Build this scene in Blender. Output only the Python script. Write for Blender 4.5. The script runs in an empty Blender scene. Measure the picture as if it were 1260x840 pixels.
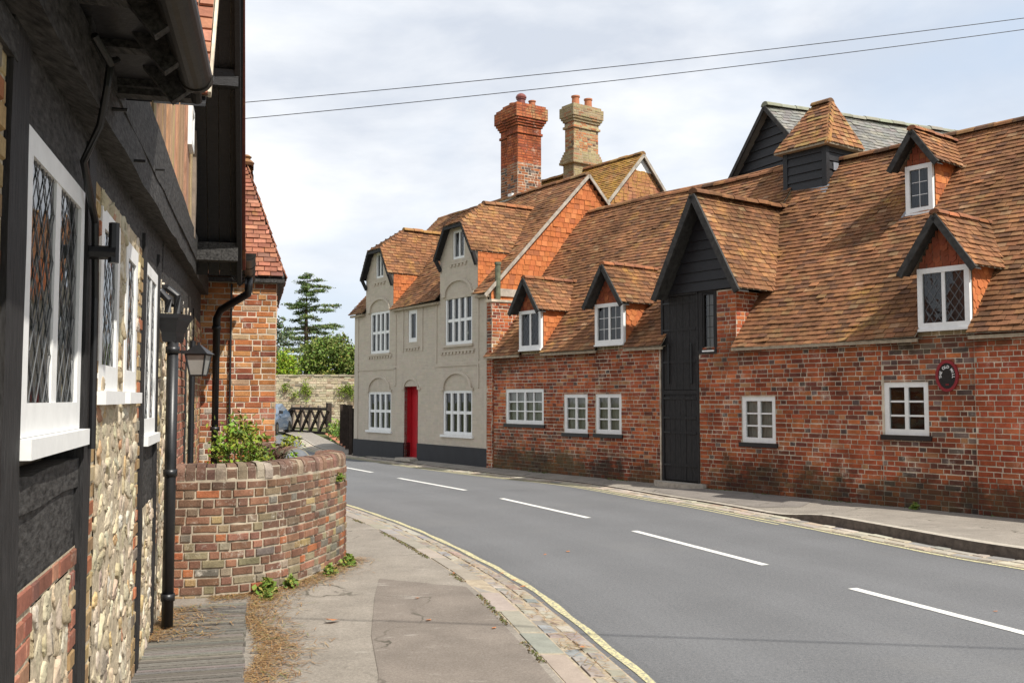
import bpy, math, random
from mathutils import Vector, Matrix
random.seed(7)
R = random.Random(11)
C = bpy.context.scene.collection
rad = math.radians

# ------------------------------------------------------------------ materials
def nt(name):
    m = bpy.data.materials.new(name); m.use_nodes = True
    t = m.node_tree; t.nodes.clear()
    o = t.nodes.new('ShaderNodeOutputMaterial'); b = t.nodes.new('ShaderNodeBsdfPrincipled')
    t.links.new(b.outputs[0], o.inputs[0])
    return m, t, b
def N(t, kind, **kw):
    n = t.nodes.new(kind)
    for k, v in kw.items(): setattr(n, k, v)
    return n
def pos(t, scale=(1,1,1)):
    g = N(t, 'ShaderNodeNewGeometry'); mp = N(t, 'ShaderNodeMapping'); mp.inputs['Scale'].default_value = scale
    t.links.new(g.outputs['Position'], mp.inputs[0]); return mp.outputs[0]
def noise(t, scale, detail=4, rough=.6, vec=None, dist=0):
    n = N(t, 'ShaderNodeTexNoise'); n.inputs['Scale'].default_value = scale
    n.inputs['Detail'].default_value = detail; n.inputs['Roughness'].default_value = rough
    n.inputs['Distortion'].default_value = dist
    t.links.new(vec if vec is not None else pos(t), n.inputs['Vector']); return n.outputs[0]
def ramp(t, fac, stops):
    r = N(t, 'ShaderNodeValToRGB'); e = r.color_ramp.elements
    while len(e) < len(stops): e.new(.5)
    for k, (p, c) in enumerate(stops):
        e[k].position = p; e[k].color = (c, c, c, 1) if isinstance(c, (int, float)) else (*c, 1)
    t.links.new(fac, r.inputs[0]); return r.outputs[0]
def mix(t, fac, a, b, mode='MIX'):
    m = N(t, 'ShaderNodeMix', data_type='RGBA', blend_type=mode)
    for sock, v in ((0, fac), (6, a), (7, b)):
        if isinstance(v, (int, float)): m.inputs[sock].default_value = v
        elif isinstance(v, tuple): m.inputs[sock].default_value = (*v, 1)
        else: t.links.new(v, m.inputs[sock])
    return m.outputs[2]
def mth(t, op, a, b=None, c=None):
    m = N(t, 'ShaderNodeMath', operation=op)
    for k, v in enumerate((a, b, c)):
        if v is None: continue
        if isinstance(v, (int, float)): m.inputs[k].default_value = v
        else: t.links.new(v, m.inputs[k])
    return m.outputs[0]
def bump(t, b, h, strength=.3, dist=.01):
    n = N(t, 'ShaderNodeBump'); n.inputs['Strength'].default_value = strength; n.inputs['Distance'].default_value = dist
    t.links.new(h, n.inputs['Height']); t.links.new(n.outputs[0], b.inputs['Normal'])
def attr(t):
    a = N(t, 'ShaderNodeAttribute'); a.attribute_name = 'Col'; return a.outputs[0]
def setc(t, b, c, rough=.85, spec=.3, metal=0):
    if isinstance(c, tuple): b.inputs['Base Color'].default_value = (*c, 1)
    else: t.links.new(c, b.inputs['Base Color'])
    b.inputs['Roughness'].default_value = rough; b.inputs['Specular IOR Level'].default_value = spec
    b.inputs['Metallic'].default_value = metal

def m_plain(name, c, rough=.7, spec=.3, var=.25, scale=9, bs=.15, metal=0, grain=None):
    m, t, b = nt(name)
    vec = pos(t, grain) if grain else None
    n = noise(t, scale, 5, .65, vec)
    col = mix(t, ramp(t, n, [(.3, 0.), (.7, 1.)]), tuple(x*(1-var) for x in c), tuple(min(1, x*(1+var)) for x in c))
    setc(t, b, col, rough, spec, metal)
    if bs: bump(t, b, n, bs, .01)
    return m

def m_unit(name, mott=.35, fine=60, lich=None, lich_at=(.6, .72), white=None, rough=.9, bs=.35, lscale=2.2, wscale=3., patch=False, broad=False, streak=False):
    """bricks, tiles, stones, setts: own colour per unit (Col) with mottling, lichen and lime bloom"""
    m, t, b = nt(name)
    c = attr(t)
    n1 = noise(t, fine, 4, .7); n2 = noise(t, 7, 4, .6)
    k = mth(t, 'ADD', mth(t, 'MULTIPLY', n1, .6), mth(t, 'MULTIPLY', n2, .6))
    v = ramp(t, k, [(.3, 1-mott), (.85, 1+mott*.8)])
    c = mix(t, 1., c, v, 'MULTIPLY')
    if broad: c = mix(t, 1., c, ramp(t, noise(t, .9, 6, .7), [(.34, .50), (.64, 1.15)]), 'MULTIPLY')
    if streak: c = mix(t, ramp(t, noise(t, 2.2, 6, .7, pos(t, (2.5, 2.5, .35))), [(.52, 0.), (.75, .35)]), c, (.31, .27, .215))
    if patch:
        c = mix(t, ramp(t, noise(t, .9, 7, .72), [(.44, 0.), (.62, .85)]), c, mix(t, 1., c, (.46, .48, .46), 'MULTIPLY'))
        c = mix(t, ramp(t, noise(t, 1.7, 6, .7), [(.56, 0.), (.70, .6)]), c, mix(t, 1., c, (1.45, 1.30, 1.1), 'MULTIPLY'))
    if white:
        w = noise(t, wscale, 6, .75); w2 = noise(t, 45, 3, .7)
        f = mth(t, 'MULTIPLY', ramp(t, w, [(.56, 0.), (.7, white)]), ramp(t, w2, [(.35, 0.), (.6, 1.)]))
        c = mix(t, f, c, (.62, .57, .48))
    if lich:
        l = noise(t, lscale, 7, .7); l2 = noise(t, 26, 4, .7)
        f = mth(t, 'MULTIPLY', ramp(t, l, [(lich_at[0], 0.), (lich_at[1], 1.)]), ramp(t, l2, [(.4, 0.), (.56, 1.)]))
        c = mix(t, mth(t, 'MULTIPLY', f, .85), c, lich)
    setc(t, b, c, rough, .25); bump(t, b, n1, bs, .006)
    return m

def m_glass(name, tint=(.75, .8, .8), ior=1.5, rough=.02, wav=.05):
    m = bpy.data.materials.new(name); m.use_nodes = True; t = m.node_tree; t.nodes.clear()
    o = N(t, 'ShaderNodeOutputMaterial'); mx = N(t, 'ShaderNodeMixShader'); tr = N(t, 'ShaderNodeBsdfTransparent'); gl = N(t, 'ShaderNodeBsdfGlossy')
    tr.inputs[0].default_value = (*tint, 1); gl.inputs['Roughness'].default_value = rough
    fr = N(t, 'ShaderNodeFresnel'); fr.inputs[0].default_value = ior
    bp = N(t, 'ShaderNodeBump'); bp.inputs['Strength'].default_value = wav; bp.inputs['Distance'].default_value = .02
    t.links.new(noise(t, 3.5, 2), bp.inputs['Height']); t.links.new(bp.outputs[0], gl.inputs['Normal'])
    t.links.new(mth(t, 'MULTIPLY_ADD', fr.outputs[0], 1.1, .02), mx.inputs[0]); t.links.new(tr.outputs[0], mx.inputs[1]); t.links.new(gl.outputs[0], mx.inputs[2])
    t.links.new(mx.outputs[0], o.inputs[0]); return m

M = {}
M['brick'] = m_unit('aged_brick', .5, 60, white=.6, broad=True)
M['brick_damp'] = None
M['brick_garden'] = m_unit('garden_brick', .6, 80, white=.75, wscale=9., bs=.9, lich=(.26, .235, .16), lich_at=(.60, .82), lscale=3.5, broad=True)
M['brick_paint'] = m_unit('painted_brick', .12, 30, bs=.2, streak=True)
M['brick_lichen'] = m_unit('lichen_brick', .4, 70, lich=(.36, .32, .16), lich_at=(.47, .62))
M['tile'] = m_unit('clay_tile', .45, 40, lich=(.36, .23, .055), lich_at=(.56, .74), lscale=1.7, patch=True)
M['tile_lichen'] = m_unit('lichen_tile', .4, 45, lich=(.40, .24, .05), lich_at=(.42, .6), lscale=2)
M['tile_yellow'] = m_unit('yellow_tile', .4, 45, lich=(.44, .27, .04), lich_at=(.34, .52), lscale=1.6)
M['tile_lucam'] = m_unit('lucam_tile', .4, 45, lich=(.38, .25, .06), lich_at=(.52, .68), lscale=3)
M['tile_hung'] = m_unit('hung_tile', .35, 45, lich=(.40, .30, .08), lich_at=(.66, .8), lscale=1.6)
M['slate'] = m_unit('stone_slate', .35, 40, lich=(.30, .285, .22), lich_at=(.5, .75))
M['stone'] = m_unit('rubble_stone', .45, 38, bs=1.0)
M['sett'] = m_unit('granite_sett', .3, 60, bs=.6)
M['leaf'] = m_unit('leaf', .15, 20, bs=0, rough=.6)
M['foliage'] = m_unit('foliage', .2, 6, bs=0, rough=.65)
def m_deck():
    m, t, b = nt('weathered_board'); n = noise(t, 6, 6, .7, pos(t, (3, 30, 10)))
    c = mix(t, 1., attr(t), ramp(t, n, [(.3, .5), (.72, 1.35)]), 'MULTIPLY'); setc(t, b, c, .9, .2); bump(t, b, n, .8, .01); return m
M['deck'] = m_deck()
M['mortar'] = m_plain('lime_mortar', (.50, .43, .335), .95, .1, .5, 3, .6)
M['mortar_garden'] = m_plain('garden_mortar', (.36, .31, .235), .95, .1, .4, 7, .8)
M['mortar_dark'] = m_plain('old_mortar', (.36, .30, .22), .95, .1, .3, 14, .6)
M['mortar_stone'] = m_plain('stone_mortar', (.44, .37, .265), .95, .1, .35, 26, 1.)
M['paint'] = m_plain('beige_paint', (.50, .438, .355), .8, .25, .10, 2, .05)
M['plinth'] = m_plain('black_plinth', (.014, .0145, .018), .6, .4, .3, 4, .2)
M['white'] = m_plain('white_paint', (.78, .78, .76), .45, .4, .06, 12, .08)
M['black'] = m_plain('tarred_boards', (.016, .016, .018), .55, .4, .4, 14, .4, grain=(1, 1, 7))
M['timber'] = m_plain('black_timber', (.044, .042, .040), .75, .22, .9, 7, .55, grain=(7, 1.5, 7))
M['timber_v'] = m_plain('black_post', (.022, .021, .021), .7, .3, .6, 7, .8, grain=(9, 9, 1.2))
def m_oak():
    m, t, b = nt('weathered_oak'); n = noise(t, 7, 6, .7, pos(t, (9, 9, .8)))
    c = mix(t, 1., attr(t), ramp(t, n, [(.3, .45), (.7, 1.25)]), 'MULTIPLY'); setc(t, b, c, .85, .2); bump(t, b, n, .8, .01); return m
M['oak'] = m_oak()
M['rail_oak'] = m_plain('dark_oak', (.045, .033, .026), .85, .2, .4, 8, .4)
M['pale_post'] = m_plain('pale_post', (.24, .19, .15), .85, .2, .3, 8, .4)
M['iron'] = m_plain('black_iron', (.012, .012, .013), .38, .5, .2, 20, .05)
M['gutter'] = m_plain('worn_gutter', (.022, .019, .016), .48, .25, .3, 30, .1)
M['verge'] = m_plain('verge_board', (.042, .040, .037), .8, .3, .5, 12, .3)
M['verge_pale'] = m_plain('pale_verge', (.34, .30, .25), .8, .3, .35, 8, .3)
M['lead'] = m_plain('lead', (.22, .235, .26), .5, .4, .2, 8, .1)
M['cames'] = m_plain('lead_cames', (.10, .105, .11), .5, .4, .1, 20, 0)
M['red'] = m_plain('red_paint', (.44, .014, .022), .42, .4, .12, 6, .08)
M['plaque_red'] = m_plain('plaque_red', (.24, .018, .024), .5, .4, .12, 12, .05)
M['room'] = m_plain('dark_room', (.012, .011, .010), .9, .1, .2, 4, 0)
M['net'] = m_plain('net_curtain', (.62, .61, .55), .9, .1, .30, 10, .1, grain=(7, 7, .4))
M['drape'] = m_plain('drape', (.13, .135, .14), .9, .1, .5, 7, .1, grain=(6, 6, .4))
M['terracotta'] = m_plain('terracotta', (.42, .16, .08), .8, .3, .2, 10, .1)
M['copper'] = m_plain('green_flue', (.12, .13, .085), .7, .3, .5, 8, .1)
M['bark'] = m_plain('bark', (.075, .055, .04), .95, .1, .4, 12, .6)
M['glass'] = m_glass('window_glass')
M['glass_old'] = m_glass('leaded_glass', (.55, .58, .58), 1.5, .03, .25)
def m_line():
    m, t, b = nt('road_paint'); n = noise(t, 55, 5, .8); n2 = noise(t, 6, 5, .7)
    k = mth(t, 'ADD', mth(t, 'MULTIPLY', n, .6), mth(t, 'MULTIPLY', n2, .4))
    setc(t, b, mix(t, ramp(t, k, [(.38, 0.), (.47, 1.)]), (.30, .295, .28), (.66, .65, .61)), .85); bump(t, b, n, .3, .004); return m
M['line'] = m_line()
M['bark_chip'] = m_plain('soil', (.10, .07, .045), .95, .1, .5, 15, .6)

def m_yellow():
    m, t, b = nt('yellow_line'); n = noise(t, 40, 5, .75)
    setc(t, b, mix(t, ramp(t, n, [(.42, 0.), (.56, 1.)]), (.24, .23, .19), (.60, .54, .29)), .85); return m
M['yellow'] = m_yellow()
def m_asphalt():
    m, t, b = nt('asphalt'); n = noise(t, 95, 3, .85); n2 = noise(t, .8, 5, .6); n3 = noise(t, 210, 2, .7); n4 = noise(t, 38, 3, .7)
    k = mth(t, 'ADD', mth(t, 'MULTIPLY', n, .6), mth(t, 'MULTIPLY', n4, .4))
    c = mix(t, ramp(t, k, [(.36, 0.), (.66, 1.)]), (.082, .084, .088), (.196, .198, .201))
    c = mix(t, ramp(t, n3, [(.60, 0.), (.68, .75)]), c, (.40, .39, .37))
    c = mix(t, ramp(t, n3, [(.30, .6), (.38, 0.)]), c, (.06, .06, .062))
    c = mix(t, 1., c, ramp(t, n2, [(.3, .92), (.7, 1.06)]), 'MULTIPLY')
    c = mix(t, ramp(t, noise(t, .5, 5, .65), [(.56, 0.), (.72, .25)]), c, (.185, .18, .168))
    c = mix(t, 1., c, attr(t), 'MULTIPLY')
    setc(t, b, c, .85, .3); bump(t, b, k, .7, .006); return m
M['asphalt'] = m_asphalt()
def m_pave(name, a, bb, worn, amt):
    m, t, b = nt(name); n = noise(t, 70, 4, .9); n2 = noise(t, 2.3, 6, .65); n3 = noise(t, 5, 7, .75, pos(t, (.6, 1.9, 1)))
    c = mix(t, ramp(t, n, [(.36, 0.), (.64, 1.)]), a, bb)
    c = mix(t, 1., c, ramp(t, n2, [(.3, .80), (.7, 1.12)]), 'MULTIPLY')
    c = mix(t, ramp(t, n3, [(.60, 0.), (.66, amt)]), c, worn)
    v = N(t, 'ShaderNodeTexVoronoi', feature='DISTANCE_TO_EDGE'); v.inputs['Scale'].default_value = .55
    wv = N(t, 'ShaderNodeVectorMath', operation='ADD'); sc = N(t, 'ShaderNodeVectorMath', operation='SCALE'); nz = N(t, 'ShaderNodeTexNoise'); nz.inputs['Scale'].default_value = 2.5; nz.inputs['Detail'].default_value = 5
    t.links.new(pos(t), nz.inputs['Vector']); t.links.new(nz.outputs['Color'], sc.inputs[0]); sc.inputs['Scale'].default_value = .6
    t.links.new(pos(t), wv.inputs[0]); t.links.new(sc.outputs[0], wv.inputs[1]); t.links.new(wv.outputs[0], v.inputs['Vector'])
    cr = mth(t, 'MULTIPLY', ramp(t, v.outputs[0], [(.004, 1.), (.010, 0.)]), ramp(t, n2, [(.45, 0.), (.6, .8)]))
    c = mix(t, cr, c, (.06, .055, .04))
    setc(t, b, c, .92, .2); bump(t, b, n, .45, .005); return m
M['pave'] = m_pave('pavement_tarmac', (.19, .168, .14), (.335, .30, .255), (.42, .39, .34), .5)
M['patch'] = m_pave('pavement_patch', (.155, .130, .108), (.25, .218, .187), (.38, .35, .31), .55)
M['pave_dark'] = m_pave('pavement_dark', (.17, .15, .13), (.26, .235, .21), (.33, .30, .26), .3)
M['kerb'] = m_plain('kerb_stone', (.40, .36, .30), .9, .2, .25, 14, .5)
M['kerb_dark'] = m_plain('kerb_face', (.12, .10, .085), .9, .2, .4, 10, .5)
def m_ground():
    m, t, b = nt('rough_grass'); n = noise(t, 3, 6, .7)
    setc(t, b, mix(t, n, (.06, .09, .025), (.16, .15, .07)), .95, .1); bump(t, b, n, .6, .05); return m
M['ground'] = m_ground()

def m_damp(src, name, patches):
    """brick with algae stains of their own irregular shape at given places (x, y, z, radius)"""
    m = M[src].copy(); m.name = name; t = m.node_tree
    b = [n for n in t.nodes if n.type == 'BSDF_PRINCIPLED'][0]
    src_col = b.inputs['Base Color'].links[0].from_socket
    tot = None
    nz = N(t, 'ShaderNodeTexNoise'); nz.inputs['Scale'].default_value = 1.7; nz.inputs['Detail'].default_value = 10; nz.inputs['Roughness'].default_value = .78
    t.links.new(pos(t), nz.inputs['Vector'])
    for (x, y, z, rh, rz, amt) in patches:
        g = N(t, 'ShaderNodeNewGeometry'); mp = N(t, 'ShaderNodeMapping')
        mp.inputs['Location'].default_value = (-x/rh, -y/rh, -z/rz); mp.inputs['Scale'].default_value = (1/rh, 1/rh, 1/rz)
        t.links.new(g.outputs['Position'], mp.inputs[0])
        ln = N(t, 'ShaderNodeVectorMath', operation='LENGTH'); t.links.new(mp.outputs[0], ln.inputs[0])
        d = mth(t, 'ADD', ln.outputs['Value'], mth(t, 'MULTIPLY', mth(t, 'SUBTRACT', nz.outputs[0], .5), 3.2))
        f = mth(t, 'MULTIPLY', ramp(t, d, [(.50, 1.), (1.20, 0.)]), amt)
        tot = f if tot is None else mth(t, 'MAXIMUM', tot, f)
    c = mix(t, tot, src_col, mix(t, .38, src_col, mix(t, ramp(t, noise(t, 1.3, 5), [(.4, 0.), (.6, 1.)]), (.004, .0035, .003), (.045, .036, .012)), 'MIX')) if False else mix(t, mth(t, 'MULTIPLY', tot, .95), src_col, mix(t, .16, mix(t, ramp(t, noise(t, 1.3, 5), [(.4, 0.), (.6, 1.)]), (.016, .014, .011), (.085, .068, .028)), src_col))
    t.links.new(c, b.inputs['Base Color']); return m

# ------------------------------------------------------------------ mesh builder
class MB:
    def __init__(s): s.v = []; s.f = []; s.c = []; s.m = []; s.col = (1, 1, 1); s.mat = 0; s.smooth = False
    def vert(s, p): s.v.append(tuple(p)); return len(s.v)-1
    def face(s, pts, col=None, mat=None):
        i = [s.vert(p) for p in pts]; s.f.append(i); s.c.append(col or s.col); s.m.append(s.mat if mat is None else mat)
    def idx(s, i, col=None, mat=None): s.f.append(list(i)); s.c.append(col or s.col); s.m.append(s.mat if mat is None else mat)
    def hexa(s, p, col=None, mat=None, skip=()):
        """p: 8 points, 0-3 one face, 4-7 the opposite one"""
        b = [s.vert(q) for q in p]
        for k, q in enumerate(((3,2,1,0), (4,5,6,7), (0,1,5,4), (1,2,6,5), (2,3,7,6), (3,0,4,7))):
            if k not in skip: s.idx([b[j] for j in q], col, mat)
    def box(s, fr, s0, s1, o0, o1, z0, z1, col=None, mat=None):
        s.hexa([fr(s0,o0,z0), fr(s1,o0,z0), fr(s1,o1,z0), fr(s0,o1,z0), fr(s0,o0,z1), fr(s1,o0,z1), fr(s1,o1,z1), fr(s0,o1,z1)], col, mat)
    def bar(s, a, b, w, h, up=(0,0,1), col=None, mat=None):
        a, b = Vector(a), Vector(b); d = (b-a).normalized(); u = Vector(up); x = d.cross(u)
        if x.length < 1e-4: x = d.cross(Vector((1,0,0)))
        x.normalize(); y = x.cross(d).normalized(); x = x*w/2; y = y*h/2
        s.hexa([a-x-y, a+x-y, a+x+y, a-x+y, b-x-y, b+x-y, b+x+y, b-x+y], col, mat)
    def tube(s, pts, r, n=10, col=None, mat=None, cap=True):
        pts = [Vector(p) for p in pts]; rs = r if isinstance(r, (list, tuple)) else [r]*len(pts); rings = []
        for k, p in enumerate(pts):
            d = (pts[min(k+1, len(pts)-1)]-pts[max(k-1, 0)]).normalized()
            x = d.cross(Vector((0,0,1)))
            if x.length < 1e-3: x = Vector((1,0,0))
            x.normalize(); y = d.cross(x)
            rings.append([s.vert(p+(x*math.cos(a)+y*math.sin(a))*rs[k]) for a in (2*math.pi*j/n for j in range(n))])
        for a, b in zip(rings, rings[1:]):
            for j in range(n): s.idx([a[j], a[(j+1)%n], b[(j+1)%n], b[j]], col, mat)
        if cap: s.idx(rings[0][::-1], col, mat); s.idx(rings[-1], col, mat)
    def lathe(s, c, prof, n=12, col=None, mat=None):
        rings = [[s.vert((c[0]+r*math.cos(2*math.pi*j/n), c[1]+r*math.sin(2*math.pi*j/n), c[2]+z)) for j in range(n)] for r, z in prof]
        for a, b in zip(rings, rings[1:]):
            for j in range(n): s.idx([a[j], a[(j+1)%n], b[(j+1)%n], b[j]], col, mat)
        s.idx(rings[-1], col, mat)
    def build(s, name, mats, parent=None, loc=None, smooth=False):
        me = bpy.data.meshes.new(name)
        base = parent['_o'] if parent is not None and '_o' in parent else (loc or (0,0,0))
        base = tuple(base)
        me.from_pydata([(x-base[0], y-base[1], z-base[2]) for x, y, z in s.v], [], s.f)
        for m in (mats if isinstance(mats, (list, tuple)) else [mats]): me.materials.append(M[m] if isinstance(m, str) else m)
        me.polygons.foreach_set('material_index', s.m)
        a = me.attributes.new('Col', 'FLOAT_COLOR', 'FACE')
        a.data.foreach_set('color', [x for c in s.c for x in (c[0], c[1], c[2], 1.)])
        if smooth: me.polygons.foreach_set('use_smooth', [True]*len(s.f))
        me.validate(); me.update()
        o = bpy.data.objects.new(name, me); C.objects.link(o)
        if parent is not None:
            o.parent = parent; o['_o'] = base
        else: o.location = base; o['_o'] = base
        return o

def tag(o, label=None, cat=None, group=None, kind=None):
    for k, v in (('label', label), ('category', cat), ('group', group), ('kind', kind)):
        if v: o[k] = v
    return o
def thing(name, loc, label, cat, group=None):
    o = bpy.data.objects.new(name, None); C.objects.link(o); o.location = loc; o['_o'] = tuple(loc); o.empty_display_size = .2
    return tag(o, label, cat, group)
def struct(o): o['kind'] = 'structure'; return o

class Fr:
    def __init__(s, P, r, n, z=0): s.P, s.r, s.n, s.z = P, r, n, z
    def __call__(s, a, o, z): return (s.P[0]+s.r[0]*a+s.n[0]*o, s.P[1]+s.r[1]*a+s.n[1]*o, s.z+z)
    def inv(s, x, y): return ((x-s.P[0])*s.r[0]+(y-s.P[1])*s.r[1], (x-s.P[0])*s.n[0]+(y-s.P[1])*s.n[1])
class PathFr:
    """walls that bend: s runs along a path, o to the left of it"""
    def __init__(s, pts, n=200):
        P = [Vector((x, y)) for x, y in pts]; Q = []
        for k in range(len(P)-1):
            a, b, c, d = P[max(k-1,0)], P[k], P[k+1], P[min(k+2,len(P)-1)]
            for j in range(12):
                t = j/12; Q.append(.5*((2*b)+(c-a)*t+(2*a-5*b+4*c-d)*t*t+(3*b-a-3*c+d)*t**3))
        Q.append(P[-1]); s.Q = Q; s.L = [0]
        for a, b in zip(Q, Q[1:]): s.L.append(s.L[-1]+(b-a).length)
        s.len = s.L[-1]
    def at(s, a):
        L = s.L; lo, hi = 0, len(L)-2
        while lo < hi:
            m = (lo+hi+1)//2
            if L[m] <= a: lo = m
            else: hi = m-1
        d = (s.Q[lo+1]-s.Q[lo]); t = (a-L[lo])/max(1e-6, L[lo+1]-L[lo]); return s.Q[lo]+d*t, d.normalized()
    def __call__(s, a, o, z):
        p, d = s.at(a)
        # smooth normal
        d = (s.at(min(s.len, a+.08))[0]-s.at(max(0, a-.08))[0]).normalized()
        return (p.x-d.y*o, p.y+d.x*o, z)

FM = Fr((3.39, 17.67), (.6, -.8), (.8, .6))                                   # brick mill: s to the right, o into the building
FB = Fr((-.58, 22.95), (.5640, -.8258), (.8258, .5640))                       # beige house
FL = Fr((-.673, 0), (-.25796, .96615), (-.96615, -.25796))                    # timber framed house: s away from the camera

def jit(c, a=.12, h=.05):
    k = 1+R.uniform(-a, a); return tuple(max(.005, x*k*(1+R.uniform(-h, h))) for x in c)
def pick(p): 
    w = R.random()*sum(q[0] for q in p)
    for q in p:
        w -= q[0]
        if w <= 0: return jit(q[1])
    return jit(p[-1][1])

# ------------------------------------------------------------------ brickwork and tiling
def subtract(r, holes):
    out = [r]
    for h in holes:
        nxt = []
        for (a, b, c, d) in out:
            if a >= h[1] or b <= h[0] or c >= h[3] or d <= h[2]: nxt.append((a, b, c, d)); continue
            if a < h[0]: nxt.append((a, h[0], c, d))
            if b > h[1]: nxt.append((h[1], b, c, d))
            if c < h[2]: nxt.append((max(a, h[0]), min(b, h[1]), c, h[2]))
            if d > h[3]: nxt.append((max(a, h[0]), min(b, h[1]), h[3], d))
        out = nxt
    return out
def brick_face(mb, fr, s0, s1, z0, z1, pal, holes=(), o=0., proud=.007, course=.075, joint=.0098, L=.225, rough=.004, english=False, zt=None):
    """bricks as bevelled blocks on a bed of mortar (material 0 brick, 1 mortar); zt(s) = sloping top"""
    zs = sorted({z0, z1} | {z for h in holes for z in h[2:] if z0 < z < z1}); ss = sorted({s0, s1} | {x for h in holes for x in h[:2] if s0 < x < s1})
    if isinstance(fr, PathFr):
        k = max(2, int((s1-s0)/.12)); ss = sorted(set(ss) | {s0+(s1-s0)*j/k for j in range(k+1)})
    if zt: ss = sorted(set(ss) | {s0+(s1-s0)*j/24 for j in range(25)})
    for a, b in zip(ss, ss[1:]):
        for c, d in zip(zs, zs[1:]):
            if any(h[0] <= (a+b)/2 <= h[1] and h[2] <= (c+d)/2 <= h[3] for h in holes): continue
            da = db = d
            if zt: da, db = max(c, min(d, zt(a))), max(c, min(d, zt(b)))
            mb.face([fr(a,o,c), fr(b,o,c), fr(b,o,db), fr(a,o,da)], (1,1,1), 1)
    j = joint/2; row = 0; z = z0
    while z < z1-.02:
        zz = min(z+course, z1); s = s0-R.uniform(0, L) if row % 2 else s0-L*.25-R.uniform(0, .1)
        flip = row % 2; dz = R.uniform(-.003, .003)
        while s < s1:
            hd = (row % 2 == 1) if english else (flip == 0)
            w = (L/2 if hd else L)*R.uniform(.95, 1.05); flip ^= 1
            a, b = max(s, s0), min(s+w, s1); s += w
            if b-a < .03: continue
            if zt and zz > zt((a+b)/2): continue
            for (p, q, c, d) in subtract((a, b, z, zz), holes):
                if q-p < .03 or d-c < .025: continue
                col = pal((p+q)/2, (c+d)/2, hd)
                pr = o-proud-R.uniform(-rough, rough); e = .006
                t1, t2 = R.uniform(-.003, .003), R.uniform(-.003, .003)
                p, q, c, d = p+j, q-j, c+j+dz+t1, d-j+dz+t2
                bs = [mb.vert(fr(*x)) for x in ((p,o+.002,c), (q,o+.002,c), (q,o+.002,d), (p,o+.002,d), (p+e,pr,c+e), (q-e,pr,c+e), (q-e,pr,d-e), (p+e,pr,d-e))]
                for f in ((4,5,6,7), (0,1,5,4), (1,2,6,5), (2,3,7,6), (3,0,4,7)): mb.idx([bs[k] for k in f], col, 0)
        z += course; row += 1
def reveals(mb, fr, h, o, depth, mat, col=(1,1,1)):
    a, b, c, d = h
    for q in (((a,c),(a,d)), ((b,c),(b,d)), ((a,d),(b,d)), ((a,c),(b,c))):
        (x, z), (x2, z2) = q
        mb.face([fr(x,o,z), fr(x2,o,z2), fr(x2,o+depth,z2), fr(x,o+depth,z)], col, mat)

def scan(poly, v):
    xs = []
    for (a, b), (c, d) in zip(poly, poly[1:]+poly[:1]):
        if (b <= v) != (d <= v): xs.append(a+(v-b)*(c-a)/(d-b))
    xs.sort(); return list(zip(xs[::2], xs[1::2]))
def tiles(mb, O, U, V, poly, pal, gauge=.1, tw=.165, lift=.031, holes=(), wav=.018, fish=False, rnd=.006, under=1, seed=0.):
    """courses of overlapping tiles on the plane O + uU + vV, inside poly; holes are (u0, u1, v0, v1)"""
    O, U, V = Vector(O), Vector(U).normalized(), Vector(V).normalized(); Nn = U.cross(V).normalized()
    if Nn.z < -.01: Nn = -Nn
    elif abs(Nn.z) <= .01 and mb_out is not None and Nn.dot(mb_out) < 0: Nn = -Nn
    def P(u, v, h): return O+U*u+V*v+Nn*(h+wav*(math.sin(u*1.3+seed)+math.sin(u*.53+v*1.1+seed*2)+.6*math.sin(v*2.1-u*.8)))
    v0 = min(p[1] for p in poly); v1 = max(p[1] for p in poly); row = 0; v = v0
    while v < v1-.015:
        vm = v+min(gauge, v1-v)*.5; top = min(v+gauge*1.25, v1)
        for (a, b) in scan(poly, vm):
            for (p, q, _, _) in subtract((a, b, vm-.001, vm+.001), holes):
                n = max(1, int((q-p)/.8)); 
                for k in range(n):
                    x, y = p+(q-p)*k/n, p+(q-p)*(k+1)/n
                    mb.face([P(x,v-.002,-.004), P(y,v-.002,-.004), P(y,min(v+gauge,v1),-.004), P(x,min(v+gauge,v1),-.004)], (.03,.022,.018), under)
                u = p-(tw/2 if row % 2 else 0)-R.uniform(0, .03)
                dv = R.uniform(-.004, .004)
                while u < q:
                    w = tw*R.uniform(.96, 1.04); s, e = max(u, p), min(u+w, q); u += w
                    if e-s < .025: continue
                    col = pal(s, v); h = lift+R.uniform(-rnd, rnd); d1, d2 = dv+R.uniform(-.006, .006), dv+R.uniform(-.006, .006); g = .004
                    if R.random() < .03: h += .012
                    h2 = h+R.uniform(-.003, .003)
                    A, B, Cc, D = P(s+g,v+d1,h), P(e-g,v+d2,h2), P(e-g,top,h*.35), P(s+g,top,h*.35)
                    a0, b0 = P(s+g,v+d1,h-.013), P(e-g,v+d2,h2-.013)
                    if fish:
                        m = P((s+e)/2, v-.035, h); m0 = P((s+e)/2, v-.035, h-.013)
                        mb.face([A, m, B, Cc, D], col, 0); mb.face([a0, m0, m, A], col, 0); mb.face([m0, b0, B, m], col, 0)
                    else:
                        mb.face([A, B, Cc, D], col, 0); mb.face([a0, b0, B, A], col, 0)
                    mb.face([a0, A, D, P(s+g,top,0)], col, 0); mb.face([b0, P(e-g,top,0), Cc, B], col, 0)
        v += gauge; row += 1
mb_out = None
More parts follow.
